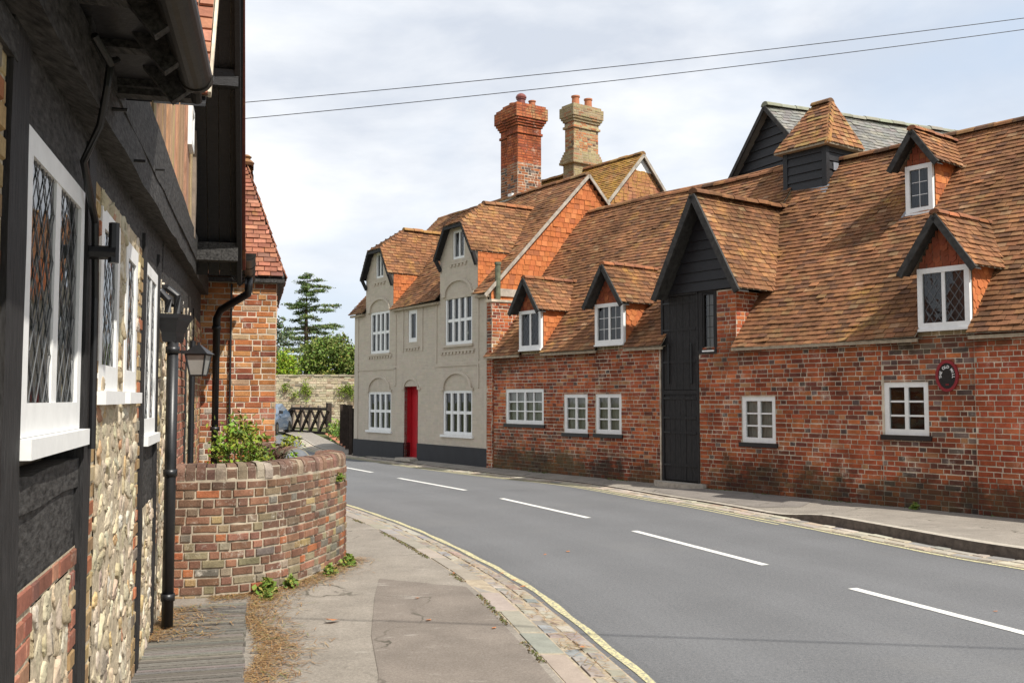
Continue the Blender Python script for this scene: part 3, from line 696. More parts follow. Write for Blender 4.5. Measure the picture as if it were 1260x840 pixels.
# windows
for k in ('LW', 'RW', 'UL', 'UR'):
    h = HB[k]; window(FB, *h, 4, 2, .02, house, frame=.07, bar=.05, mull=[1,2,3], depth=.08, back='drape', back_o=.14, sill=('white' if k[1] == 'W' else 'paint', .07, .06, .07), crown=1,
        label={'LW': 'ground floor white window left of the red door', 'RW': 'ground floor white window right of the red door', 'UL': 'upper white window in the left gable bay', 'UR': 'upper white window in the right gable bay'}[k])
window(FB, *HB['UM'], 1, 1, .02, house, frame=.10, bar=.05, depth=.08, back='drape', back_o=.14, label='narrow single light window above the door')
for c, (z0, z1), w in ((LGC, (5.12, 5.84), .24), (RGC, (5.16, 5.88), .28)):
    window(FB, c-w, c+w, z0, z1, 2, 1, .02, house, frame=.055, bar=.055, depth=.08, back='drape', back_o=.13, label='small attic window in the %s gable' % ('left' if c == LGC else 'right'))
# door in its arched recess
mb = MB(); a, b = -4.12, -3.36; mb.box(FB, a+.02, b-.04, .22, .27, .12, 1.95)
for k in range(2): mb.box(FB, a+.10+k*.34, a+.36+k*.34, .205, .2195, .35, .95); mb.box(FB, a+.10+k*.34, a+.36+k*.34, .205, .2195, 1.1, 1.8)
d = mb.build('door', 'red', house)
mb = MB(); mb.lathe(FB(b-.12,.19,1.05), [(.0,-.02),(.022,-.01),(.022,.012),(0,.02)], 8); mb.build('handle', 'iron', d)
mb = MB(); reveals(mb, FB, HB['door'], 0, .30, 0); mb.box(FB, a-.01, b+.01, .21, .3, 1.955, 2.03); mb.box(FB, b-.045, b+.01, .18, .24, .1, 1.95); mb.box(FB, a+.0, a+.03, .18, .24, .1, 1.95); mb.build('door_frame', 'red', house)
mb = MB(); mb.box(FB, a-.05, b+.05, -.25, .3, .05, .125); mb.build('door_step', 'kerb', house)
# hood moulds, dentils and raised bands
def arch(mb, c, z, w, rise, t=.07, pr=.045, n=14, drop=.0):
    ax = [(c+w*math.sin(-1+2*k/n if False else math.radians(-90+180*k/n)), z+rise*math.cos(math.radians(-90+180*k/n))) for k in range(n+1)]
    ox = [(c+(w+t)*math.sin(math.radians(-90+180*k/n)), z+(rise+t)*math.cos(math.radians(-90+180*k/n))) for k in range(n+1)]
    for k in range(n):
        (s1,z1),(s2,z2),(s3,z3),(s4,z4) = ax[k], ax[k+1], ox[k+1], ox[k]
        mb.hexa([FB(s1,0,z1), FB(s2,0,z2), FB(s3,0,z3), FB(s4,0,z4), FB(s1,-pr,z1), FB(s2,-pr,z2), FB(s3,-pr,z3), FB(s4,-pr,z4)])
    for sg in (-1, 1): mb.box(FB, min(c+sg*w, c+sg*(w+.16)), max(c+sg*w, c+sg*(w+.16)), -pr, 0, z-.05, z+.0)
mb = MB()
arch(mb, -5.61, 1.94, .62, .34); arch(mb, -1.365, 1.95, .62, .36); arch(mb, -5.62, 4.20, .58, .30); arch(mb, -1.325, 4.29, .60, .32); arch(mb, -3.74, 1.98, .37, .22, t=.05, pr=.03)
for (s0, s1, z) in ((-6.35,-4.85,2.83), (-4.1,-3.3,2.98), (-2.2,-.55,2.80), (LGC-.38,LGC+.38,4.92), (RGC-.42,RGC+.42,4.98)):
    mb.box(FB, s0, s1, -.035, 0, z+.055, z+.095); n = max(4, round((s1-s0)/.17))
    for k in range(n): x = s0+(s1-s0)*(k+.25)/n; mb.box(FB, x, x+.085, -.03, 0, z, z+.055)
for (s0, s1, z0, z1) in ((-7.22,-6.98,.52,4.1), (-4.72,-4.60,2.05,2.55), (-6.98,-4.6,2.50,2.53), (-.42,-.36,1.95,2.5), (-2.5,-.36,2.50,2.53), (-.12,.0,.52,4.1), (-4.62,-4.60,2.6,4.0), (-2.42,-2.36,2.6,4.1), (-.40,-.36,2.6,4.1), (-4.25,-4.16,2.95,4.15), (-3.2,-3.1,2.95,4.15)):
    mb.box(FB, s0, s1, -.022, .0, z0, z1)
mb.build('mouldings', 'paint', house)

# main roof
TB = 1.035; CB, SB = math.cos(math.atan(TB)), math.sin(math.atan(TB))
def zb_(o): return 4.17+(o+.14)*TB
mb = MB(); O = B3(0, -.14, 4.17); VB = Vector((FB.n[0]*CB, FB.n[1]*CB, SB)); UB = Vector((*FB.r, 0)); LV = 3.12/CB
tiles(mb, O, UB, VB, [(-7.45,0), (.12,0), (.12,LV), (-7.45,LV)], rt, holes=[(LGC-.84,LGC+.84,-.1,1.75), (RGC-.88,RGC+.88,-.1,1.75)], seed=4, lift=.022)
mb.face([B3(-7.45,2.98,7.36), B3(.12,2.98,7.36), B3(.12,6.2,4.05), B3(-7.45,6.2,4.05)], (.17,.09,.055), 0)
mb.box(FB, -7.4, LGC-.9, -.10, -.02, 4.09, 4.15, mat=1); mb.box(FB, LGC+.9, RGC-.92, -.10, -.02, 4.09, 4.15, mat=1); mb.box(FB, RGC+.92, .1, -.10, -.02, 4.09, 4.15, mat=1)
hr = mb.build('roof', ['tile', 'mortar_dark'], house)
mb = MB(); ridge(mb, B3(-7.4,2.98,7.40), B3(.12,2.98,7.40), lambda: pick(ROOF)); mb.build('ridge_tiles', ['tile'], hr)
mb = MB(); mb.bar(B3(.15,-.16,4.10), B3(.15,2.98,7.35), .03, .075); mb.bar(B3(.15,2.98,7.35), B3(.15,6.1,4.12), .03, .075); mb.build('bargeboard', 'verge_pale', house)
# half hipped gables
def gablet(c, hw, zs, zt, zg, oh, label):
    global mb_out
    bk = lambda z: (z-4.17)/TB-.14
    mb = MB(); ov = .20; L = math.hypot(hw, zg-zs); sl = (zg-zs)/hw; wt = (zg-zt)/sl           # half width at the hip eave
    for sg in (-1, 1):
        O = B3(c+sg*hw, -ov, zs); U = Vector((*FB.n, 0)); V = B3(c, -ov, zg)-O; lt = L*(zt-zs)/(zg-zs)
        tiles(mb, O, U, V, [(0,0), (bk(zs)+ov+.15,0), (bk(zg)+ov+.12,L), (oh+ov,L), (0,lt)], rt, wav=.008, seed=c+sg)
    quad_tiles(mb, B3(c-wt,-ov,zt), B3(c+wt,-ov,zt), B3(c,oh,zg), B3(c-.001,oh,zg), rt, wav=.005)
    r = mb.build('gable_roof', ['tile', 'mortar_dark'], house); r['label'] = label
    mb = MB(); ridge(mb, B3(c,oh,zg+.03), B3(c,bk(zg)+.12,zg+.03), lambda: pick([(1,(.34,.135,.06)),(1,(.26,.13,.06))])); mb.build('ridge_tiles', ['tile_lichen' if c < -3 else 'tile'], r)
    for sg in (-1, 1):
        mb = MB(); mb.bar(B3(c+sg*hw,-ov+.02,zs-.06), B3(c+sg*wt,-ov+.02,zt-.05), .035, .075)
        mb.face([B3(c+sg*hw,-ov,zs-.04), B3(c+sg*wt,-ov,zt-.04), B3(c+sg*wt,.02,zt-.04), B3(c+sg*hw,.02,zs-.04)])
        mb.bar(B3(c+sg*(hw-.02),-ov+.05,zs-.02), B3(c+sg*(hw-.06),-.01,zs-.32), .07, .09)                    # curved bracket foot
        mb.build('bargeboard', 'timber_v', r)
    mb = MB(); mb.bar(B3(c-wt,-ov+.02,zt-.05), B3(c+wt,-ov+.02,zt-.05), .035, .07); mb.face([B3(c-wt,-ov,zt-.03), B3(c+wt,-ov,zt-.03), B3(c+wt,.02,zt-.03), B3(c-wt,.02,zt-.03)]); mb.build('hip_fascia', 'timber_v', r)
    for sg in (-1, 1):
        mb_out = UB*sg; mb = MB()
        tiles(mb, B3(c+sg*(hw-.02), .0, 4.2), Vector((*FB.n, 0)), (0,0,1), [(0,0), (bk(4.25)+.2,0), (bk(zs)+.2, zs-4.2), (0, zs-4.2)], ht, lift=.016, wav=0)
        mb.build('cheek', ['tile_hung', 'mortar_dark'], house); mb_out = None
gablet(LGC, .87, 5.16, 5.90, 6.56, .75, 'left half hipped gable roof')
gablet(RGC, .91, 5.24, 5.99, 6.62, .72, 'right half hipped gable roof')
# tile hung end wall facing the sun
mb_out = UB; mb = MB()
tiles(mb, B3(.05, 0, 2.5), Vector((*FB.n, 0)), (0,0,1), [(.15,0), (5.9,0), (5.9,1.75), (3.0,4.74), (.05,1.72)], ht, gauge=.128, lift=.018, wav=.01); mb_out = None
mb.build('tile_hanging', ['tile_hung', 'mortar_dark'], house)
mb = MB(); mb.box(FB, .04, .12, .15, 1.2, 4.12, 4.30); mb.build('lead_flashing', 'verge_pale', house)
# pier and flue at the junction
mb = MB(); pier = lambda s, z, h: pick(BLUE if z > 2.7 and R.random() < .5 else RED)
brick_face(mb, FB, .02, .24, .05, 3.96, pier, o=-.03); Fp = Fr(FB(.24, -.03, 0)[:2], FB.n, (-FB.r[0], -FB.r[1])); brick_face(mb, Fp, 0, .85, .05, 3.96, lambda s, z, h: pick(ORANGE if z > 2.8 and z < 3.3 else RED))
mb.box(FB, -.02, .27, -.06, .85, 3.96, 4.02, (1,1,1), 1); mb.build('brick_pier', ['brick', 'mortar'], house)
mb = MB(); mb.tube([FB(.14,.2,3.98), FB(.14,.2,4.90)], .065, 12); mb.tube([FB(.14,.2,4.86), FB(.14,.2,4.92)], .08, 12); mb.build('flue_pipe', 'copper', house)
# big red stack on the ridge
def stack(fr, s0, s1, o0, o1, zb, parts, pal, mats, parent, name='chimney', label=None, upper=False):
    """parts: (z0, z1, grow0, grow1) courses stepping out"""
    mb = MB()
    for (z0, z1, g) in parts:
        for (f, L) in ((Fr(fr(s0-g,o0-g,0)[:2], fr.r, fr.n), s1-s0+2*g), (Fr(fr(s1+g,o0-g,0)[:2], fr.n, (-fr.r[0],-fr.r[1])), o1-o0+2*g), (Fr(fr(s0-g,o1+g,0)[:2], (-fr.n[0],-fr.n[1]), fr.r), o1-o0+2*g), (Fr(fr(s1+g,o1+g,0)[:2], (-fr.r[0],-fr.r[1]), (-fr.n[0],-fr.n[1])), s1-s0+2*g)):
            brick_face(mb, f, 0, L, z0, z1, pal)
        mb.face([fr(s0-g,o0-g,z1), fr(s1+g,o0-g,z1), fr(s1+g,o1+g,z1), fr(s0-g,o1+g,z1)], (1,1,1), 1); mb.face([fr(s0-g,o0-g,z0), fr(s1+g,o0-g,z0), fr(s1+g,o1+g,z0), fr(s0-g,o1+g,z0)], (1,1,1), 1)
    if upper: cap_mats(mb)
    o = mb.build(name, mats, parent)
    if label: o['label'] = label
    return o
def cap_mats(mb):
    for k, f in enumerate(mb.f):
        z = sum(mb.v[i][2] for i in f)/len(f)
        if mb.m[k] == 1 and z > 8.35: mb.m[k] = 2
        if mb.m[k] == 0 and z > 9.62: mb.m[k] = 3
M['mortar_red'] = m_plain('red_mortar', (.17, .075, .045), .95, .1, .3, 14, .6)
def c1pal(s, z, h):
    if z < 8.35: return pick([(5,(.34,.125,.052)),(1,(.11,.075,.065)),(2,(.24,.095,.05))] if not h else [(2,(.10,.07,.06)),(2,(.3,.11,.05))])
    return pick([(4,(.33,.085,.036)),(3,(.40,.115,.045)),(1,(.24,.07,.04))])
def c1pal_front(s, z, h): return c1pal(s, z, h)
prof = [(9.20,9.27,.035), (9.27,9.43,.0), (9.43,9.50,.035), (9.50,9.57,.07), (9.57,9.64,.105), (9.64,9.98,.14), (9.98,10.05,.10)]
ch = stack(FB, -3.60, -3.08, 3.0, 3.82, 7, [(6.6,8.36,0.),(8.36,9.20,0.)]+prof, c1pal, ['brick', 'mortar', 'mortar_red', 'brick_lichen'], house, label='tall dark red brick stack with three pots', upper=True)
mb = MB()
for (z0, z1, g) in [(6.6,8.36,0.),(8.36,9.20,0.)]+prof:
    for (f, L) in ((Fr(FB(-4.12-g,3.12-g,0)[:2], FB.r, FB.n), .50+g), (Fr(FB(-4.12-g,3.68+g,0)[:2], (-FB.n[0],-FB.n[1]), FB.r), .56+2*g)): brick_face(mb, f, 0, L, z0, z1, c1pal)
    mb.hexa([FB(-4.12-g,3.123-g,z0), FB(-3.59,3.123-g,z0), FB(-3.59,3.68+g,z0), FB(-4.12-g,3.68+g,z0), FB(-4.12-g,3.123-g,z1-.002), FB(-3.59,3.123-g,z1-.002), FB(-3.59,3.68+g,z1-.002), FB(-4.12-g,3.68+g,z1-.002)], (1,1,1), 1)
cap_mats(mb); mb.build('flue_stack', ['brick', 'mortar', 'mortar_red', 'brick_lichen'], ch)
def pot(fr, s, o, z, h, r, parent, mat='terracotta', cowl=False):
    mb = MB(); pr = [(r*1.05,-.05), (r*1.02,.03), (r,.05), (r*.92,h*.85), (r*1.12,h*.87), (r*1.12,h)]
    if cowl: pr += [(r*1.25,h+.01), (r*1.25,h+.05), (r*1.0,h+.10), (r*.55,h+.14), (r*.15,h+.15)]
    else: pr += [(r*.85,h), (r*.8,h-.1)]
    mb.lathe(fr(s,o,z), pr, 16); return mb.build('chimney_pot', mat, parent, smooth=False)
M['pot_red'] = m_plain('glazed_pot', (.17,.045,.032), .35, .5, .2, 10, .05)
pot(FB, -3.34, 3.3, 10.05, .24, .125, ch, 'pot_red', True); pot(FB, -3.86, 3.40, 10.05, .24, .12, ch); pot(FB, -3.30, 3.66, 10.05, .22, .10, ch)
mb = MB(); mb.box(FB, -4.14, -3.06, 2.93, 2.99, 7.30, 7.40); mb.box(FB, -3.4, -3.2, 2.88, 2.95, 7.36, 7.48); mb.build('lead_flashing', 'white', ch)

# ================================================================== THE HOUSE BEHIND, LICHEN ROOF
rear = thing('tile_hung_house', FM(-9.5, 6, 0), 'house behind the beige one showing a yellow lichen roof, tile hung gable and ochre chimney', 'house')
RZ, RO, RHW = 8.60, 6.0, 2.5; RE = RZ-RHW*1.1
mb = MB(); LR = math.hypot(RHW, RHW*1.1)
for sg in (-1, 1):
    O = P3(-7.45, RO+sg*RHW, RE); V = P3(-7.45, RO, RZ)-O
    tiles(mb, O, (-FM.r[0],-FM.r[1],0), V, [(0,0), (5.2,0), (5.2,LR), (0,LR)], lambda u, v: pick(ROOF), seed=sg, wav=.012)
r = mb.build('roof', ['tile_yellow', 'mortar_dark'], rear)
mb = MB(); ridge(mb, P3(-7.45,RO,RZ+.03), P3(-12.6,RO,RZ+.03), lambda: pick(ROOF)); mb.build('ridge_tiles', ['tile_lichen'], r)
mb_out = Uv; mb = MB()
tiles(mb, P3(-7.55, RO, 4.5), Vector((*FM.n,0)), (0,0,1), [(-RHW+.1,0), (RHW-.1,0), (RHW-.1,1.3), (.3,RZ-4.5-.45), (-.3,RZ-4.5-.45), (-RHW+.1,1.3)], lambda u, v: pick([(3,(.33,.14,.075)),(2,(.28,.115,.065)),(1,(.38,.18,.09))]), lift=.016, wav=0); mb_out = None
mb.build('tile_hanging', ['tile_lichen', 'mortar_dark'], rear)
mb = MB(); mb.face([P3(-7.54,RO-.42,RZ-.5), P3(-7.54,RO+.42,RZ-.5), P3(-7.54,RO,RZ-.08)]); mb.build('gable_panel', 'white', rear)
for sg in (-1, 1):
    mb = MB(); mb.bar(P3(-7.43,RO+sg*RHW,RE-.05), P3(-7.43,RO,RZ-.04), .03, .08); mb.build('bargeboard', 'verge_pale', rear)
mb = MB(); mb.hexa([P3(-7.6,RO-2.3,0), P3(-12.4,RO-2.3,0), P3(-12.4,RO+2.3,0), P3(-7.6,RO+2.3,0), P3(-7.6,RO-2.3,RE+.1), P3(-12.4,RO-2.3,RE+.1), P3(-12.4,RO+2.3,RE+.1), P3(-7.6,RO+2.3,RE+.1)]); mb.build('wall', 'mortar_dark', rear)
def c2pal(s, z, h):
    if z < 9.2 or z > 10.1: return pick([(3,(.28,.22,.12)),(2,(.30,.22,.13)),(1.4,(.31,.16,.085))])
    return pick([(3,(.40,.15,.065)),(2,(.40,.31,.17)),(1,(.15,.09,.065))])
cz = .42
c2 = stack(FM, -10.42, -10.0, 5.6, 6.58, 7, [(7.2,8.78,.04), (8.78,8.86,.13), (8.86,8.94,.11), (8.94,9.02,.085), (9.02,9.10,.06), (9.10,9.18,.03), (9.18,9.88,.0), (9.88,9.95,.05), (9.95,10.08,.01), (10.08,10.15,.05), (10.15,10.22,.09), (10.22,10.52,.12), (10.52,10.60,.07)], c2pal, ['brick_lichen', 'mortar_dark'], rear, label='ochre lichen covered stack with two red pots')
pot(FM, -10.21, 5.85, 10.60, .32, .12, c2); pot(FM, -10.21, 6.36, 10.60, .32, .12, c2)

# ================================================================== TIMBER FRAMED HOUSE ON THE LEFT
tim = thing('timber_house', FL(5, 0, 0), 'black timber framed house with rubble stone panels and white leaded windows', 'house')
L3 = lambda s, o, z: Vector(FL(s, o, z))
FLr = FL
def rubble(name, s0, s1, z0, z1, holes=(), cell=.092, o=.0, pal=None, zt=None):
    """lumpy stones, each an irregular cell, bedded in mortar"""
    pal = pal or [(5,(.47,.395,.275)),(3,(.42,.345,.235)),(3,(.51,.445,.335)),(.8,(.46,.33,.175)),(.7,(.35,.29,.22)),(.25,(.36,.20,.12)),(.8,(.55,.505,.42))]
    mb = MB(); seeds = []; nx, nz = max(2, int((s1-s0)/(cell*1.45))), max(2, int((z1-z0)/(cell*.78)))
    G = {}
    for i in range(-1, nx+1):
        for j in range(-1, nz+1):
            G[i,j] = (s0+(i+.5+R.uniform(-.46,.46))*(s1-s0)/nx, z0+(j+.5+R.uniform(-.46,.46))*(z1-z0)/nz)
    for i in range(nx):
        for j in range(nz):
            if R.random() < .06: continue
            x, z = G[i,j]
            if any(h[0] < x < h[1] and h[2] < z < h[3] for h in holes): continue
            if zt and z > zt(x): continue
            w_ = R.choice((.05,.09,.2,.2,.2)); P = [(x-w_,z-w_), (x+w_,z-w_), (x+w_,z+w_), (x-w_,z+w_)]
            for di in range(-2, 3):
                for dj in range(-2, 3):
                    if (di or dj) and (i+di, j+dj) in G:
                        a, b = G[i+di,j+dj]; mx_, mz = (x+a)/2, (z+b)/2; dx, dz = a-x, b-z; Q = []
                        for p, q in zip(P, P[1:]+P[:1]):
                            dp, dq = (p[0]-mx_)*dx+(p[1]-mz)*dz, (q[0]-mx_)*dx+(q[1]-mz)*dz
                            if dp <= 0: Q.append(p)
                            if (dp < 0 < dq) or (dq < 0 < dp): t = dp/(dp-dq); Q.append((p[0]+(q[0]-p[0])*t, p[1]+(q[1]-p[1])*t))
                        P = Q
                        if len(P) < 3: break
                if len(P) < 3: break
            if len(P) < 3: continue
            cx, cz = sum(p[0] for p in P)/len(P), sum(p[1] for p in P)/len(P)
            # round the cell: cut corners twice
            for t0 in (.22, .25):
                P = [((1-t)*p[0]+t*q[0]+R.uniform(-.004,.004), (1-t)*p[1]+t*q[1]+R.uniform(-.004,.004)) for p, q in zip(P, P[1:]+P[:1]) for t in (t0, 1-t0)]
            k = R.uniform(.80, 1.04); h = R.choice((R.uniform(.004,.009), R.uniform(.006,.014), R.uniform(.010,.019))); c = pick(pal); tx, tz = R.uniform(-.3,.3), R.uniform(-.3,.3)
            rings = []
            for (kk, hh) in ((k, -.006), (k*.95, h*.6), (k*.84, h*.95), (k*.45, h)):
                rg = []
                for p in P:
                    dx, dz = (p[0]-cx)*kk*R.uniform(.92,1.06), (p[1]-cz)*kk*R.uniform(.92,1.06)
                    xx, zz = min(max(cx+dx, s0), s1), min(max(cz+dz, z0), z1)
                    rg.append(mb.vert(FL(xx, o-hh-(tx*dx+tz*dz)*(.5 if hh > 0 else 0)+R.uniform(-.004,.004), zz)))
                rings.append(rg)
            for a, b in zip(rings, rings[1:]):
                for q in range(len(a)): mb.idx([a[q], a[(q+1)%len(a)], b[(q+1)%len(a)], b[q]], c, 0)
            mb.idx(rings[-1], c, 0)
    zs = sorted({z0,z1}|{z for h in holes for z in h[2:] if z0<z<z1}); ss = sorted({s0,s1}|{x for h in holes for x in h[:2] if s0<x<s1})
    for a, b in zip(ss, ss[1:]):
        for c, d in zip(zs, zs[1:]):
            if not any(h[0] <= (a+b)/2 <= h[1] and h[2] <= (c+d)/2 <= h[3] for h in holes): mb.face([FL(a,o-.006,c), FL(b,o-.006,c), FL(b,o-.006,d), FL(a,o-.006,d)], (1,1,1), 1)
    ob = mb.build(name, ['stone', 'mortar_stone'], tim, smooth=False)
    me = ob.data; me.polygons.foreach_set('use_smooth', [m == 0 for m in mb.m]); return ob
def beam(name, s0, s1, o0, o1, z0, z1, mat='timber', wob=.012, n=10, z0b=None, z1b=None, label=None, vert=False):
    """old timber: slightly bowed and uneven"""
    mb = MB(); rings = []
    ph = R.uniform(0, 6); z0b = z0 if z0b is None else z0b; z1b = z1 if z1b is None else z1b
    for k in range(n+1):
        t = k/n; w = lambda: R.uniform(-wob, wob)*.6+wob*.6*math.sin(t*7+ph)
        if vert:
            z = z0+(z1-z0)*t; rings.append([mb.vert(FL(s0+w(),o0+w()*.5,z)), mb.vert(FL(s1+w(),o0+w()*.5,z)), mb.vert(FL(s1+w(),o1,z)), mb.vert(FL(s0+w(),o1,z))])
        else:
            s = s0+(s1-s0)*t; a, b = z0+(z0b-z0)*t, z1+(z1b-z1)*t; rings.append([mb.vert(FL(s,o0+w()*.6,a+w())), mb.vert(FL(s,o0+w()*.6,b+w())), mb.vert(FL(s,o1,b+w())), mb.vert(FL(s,o1,a+w()))])
    for a, b in zip(rings, rings[1:]):
        for j in range(4): mb.idx([a[j], a[(j+1)%4], b[(j+1)%4], b[j]])
    mb.idx(rings[0]); mb.idx(rings[-1]); ob = mb.build(name, mat, tim)
    if label: ob['label'] = label
    return ob
post = lambda s0, s1, z0, z1, o=-.02: beam('post', s0, s1, o, .12, z0, z1, 'timber_v', .008, 9, vert=True)
DULL = [(4,(.33,.135,.085)),(3,(.27,.105,.068)),(1.5,(.38,.19,.12)),(1,(.20,.09,.065))]
pbf = lambda s, z, h: pick(BUFF)
def lbrick(s0, s1, z0, z1, pal=pbf, holes=(), o=0., name='brick_panel', **kw):
    mb = MB(); brick_face(mb, FL, s0, s1, z0, z1, pal, holes, o, rough=.006, **kw); return mb.build(name, ['brick', 'mortar_stone'], tim)
# backing wall and far flank
mb = MB(); mb.hexa([FL(-1,.13,0), FL(12.9,.13,0), FL(12.9,5,0), FL(-1,5,0), FL(-1,.13,3.3), FL(12.9,.13,3.3), FL(12.9,5,3.3), FL(-1,5,3.3)]); mb.build('wall', 'mortar_dark', tim)
# from the near end away
lbrick(.4, 2.66, 0, 2.72, pal=lambda s, z, h: pick(BUFF), holes=[])
post(-1., .4, 0, 2.75); post(2.66, 2.87, 0, 2.76)
W1, W2, W3, W4 = (2.90,3.90,1.585,2.50), (4.36,4.98,1.735,2.54), (5.24,5.76,1.735,2.53), (6.20,6.97,1.47,2.55)
beam('rail', 2.87, 3.95, -.005, .10, 1.36, 1.47, 'timber', .006); beam('board', 2.87, 3.95, .006, .10, 1.10, 1.36, 'timber', .005)
post(3.95, 4.12, 0, 2.72)
mb = MB(); brick_face(mb, FL, 2.87, 3.95, 1.06, 1.135, lambda s, z, h: pick(DULL), o=.0); mb.build('brick_capping', ['brick', 'mortar_stone'], tim)
lbrick(2.87, 3.16, 0, 1.06, pal=lambda s, z, h: pick(DULL)); lbrick(3.80, 3.95, 0, 1.06, pal=lambda s, z, h: pick(DULL if R.random() < .6 else BUFF)); rubble('rubble_panel', 3.16, 3.80, 0, 1.06)
lbrick(4.12, 4.36, 0, 2.62, o=.0); rubble('rubble_panel', 4.36, 5.86, 0, 2.62, [W2, W3], .10); lbrick(5.86, 6.06, 0, 2.6)
post(6.06, 6.18, 0, 2.7); beam('board', 6.18, 6.99, .0, .10, 1.02, 1.40, 'timber', .005)
rubble('rubble_panel', 6.32, 6.99, 0, 1.02, zt=lambda s: .98); lbrick(6.18, 6.32, 0, .98, pal=lambda s, z, h: pick(DULL))
post(6.99, 7.10, 0, 2.7); rubble('rubble_panel', 7.10, 7.95, 0, 2.55, cell=.09)
lbrick(7.95, 9.3, 0, 2.42, pal=lambda s, z, h: pick(DULL), o=-.05, name='brick_jamb')
mb = MB(); mb.face([FL(7.95,-.045,0), FL(7.95,.12,0), FL(7.95,.12,2.42), FL(7.95,-.045,2.42)]); mb.build('jamb_return', 'mortar_stone', tim)
post(9.32, 9.5, 0, 2.35, -.06); rubble('rubble_panel', 9.5, 11.2, 0, 2.62, cell=.13)
post(11.2, 11.32, 0, 2.7, -.02); lbrick(11.32, 12.9, 0, 2.62, pal=lambda s, z, h: pick(BUFF if R.random() < .5 else DULL), o=-.02)
# timbers over the windows and the jetty bressummer
beam('wall_plate', 2.87, 7.4, .0, .12, 2.50, 2.76, 'timber', .006, 24, 2.56, 2.86); beam('wall_plate', 7.4, 12.9, -.01, .12, 2.46, 2.86, 'timber', .01, 20, 2.60, 3.05); beam('wall_plate', -1, 2.7, -.02, .12, 2.62, 2.72, 'timber', .006, 8)
beam('bressummer', .2, 12.9, -.10, .10, 2.66, 2.86, 'timber', .012, 34, 3.02, 3.24, label='long black jetty beam'); beam('bressummer', 3.3, 10.6, -.112, .10, 2.90, 3.24, 'timber', .008, 18, 2.99+.10, 3.30, label='upper face of the jetty beam')
# upper wall of weathered oak boards in the gable
mb = MB(); s = 3.9; GC, GH = 7.25, 3.0
while s < 9.35:
    w = R.uniform(.12, .22); e = min(s+w, 9.35); zt = 3.0+1.28*(GH-abs((s+e)/2-GC)); 
    if zt > 3.3: mb.box(FL, s+.011, e-.011, -.085+R.uniform(-.010,.010), -.05, 3.2, min(zt, 6.6), jit((.50,.31,.18), .25, .12))
    s = e
mb.build('oak_boarding', 'oak', tim)
mb = MB(); mb.face([FL(3.9,-.045,3.1), FL(10.25,-.045,3.1), FL(GC,-.045,6.9)]); mb.build('gable_backing', 'room', tim)
window(FL, 8.45, 8.80, 3.86, 4.22, 1, 1, -.13, tim, frame=.05, back='room', label='small white window high in the oak gable')
beam('post', 9.28, 9.42, -.12, .0, 3.2, 4.2, 'pale_post', .006, 6, vert=True)
# gable roof: slope towards the camera and slope away
gO, gz0, gz1 = 3.02, 3.02, 6.88
mb = MB()
for (s_e, ov, sg) in ((4.22, .45, 1), (10.27, .545, -1)):
    O = L3(s_e, -ov, gz0); U = Vector((*FL.n, 0)); V = L3(GC, -.49, gz1)-O; V2 = V-U*V.dot(U); Lg = V2.length
    k = V.dot(U)/Lg*0
    tiles(mb, O, U, V2, [(0,0), (5,0), (5,Lg), (0,Lg)], lambda u, v: pick(WINGR), lift=.022, wav=.006)
gr = mb.build('gable_roof', ['tile', 'mortar_dark'], tim)
mb = MB(); ridge(mb, L3(GC,-.49,gz1+.03), L3(GC,5,gz1+.03), lambda: pick(WINGR)); mb.build('ridge_tiles', ['tile'], gr)
for (s_e, ov, sg) in ((4.22, .45, 1), (10.27, .545, -1)):
    mb = MB(); n = 9
    dz = -.09
    # soffit boards running up the slope, and purlins across them
    for k in range(5):
        a, b = -ov+.012+k*.11, -ov+.012+(k+1)*.11-.006; j = R.uniform(-.004, .004)
        p = [FL(s_e,a,gz0-.05+j), FL(s_e,b,gz0-.05+j), FL(GC,b,gz1-.05+j), FL(GC,a,gz1-.05+j)]
        q = [(x,y,z+.02) for x,y,z in p]; mb.hexa(p+q)
    mb.build('soffit', 'black', gr)
    if sg > 0: mb = MB(); mb.bar(FL(s_e,-ov-.004,gz0+.005), FL(GC,-.495,gz1+.005), .014, .03); mb.build('verge_mortar', 'mortar', gr); continue
    mb = MB(); mb.bar(FL(s_e-.02*sg,-ov+.03,gz0-.10), FL(GC,-.46,gz1-.10), .045, .17); mb.build('bargeboard', 'black', gr); mb = MB(); mb.bar(FL(s_e,-ov-.014,gz0+.03), FL(GC,-.508,gz1+.03), .03, .09, col=(.16,.045,.03)); mb.build('verge_tiles', 'tile', gr)
    for f in (.45, .75): mb = MB(); a = s_e+(GC-s_e)*f; z = gz0+(gz1-gz0)*f; mb.box(FL, a-.06, a+.06, -ov+.05, -.04, z-.24, z-.09); mb.build('purlin', 'black', gr)
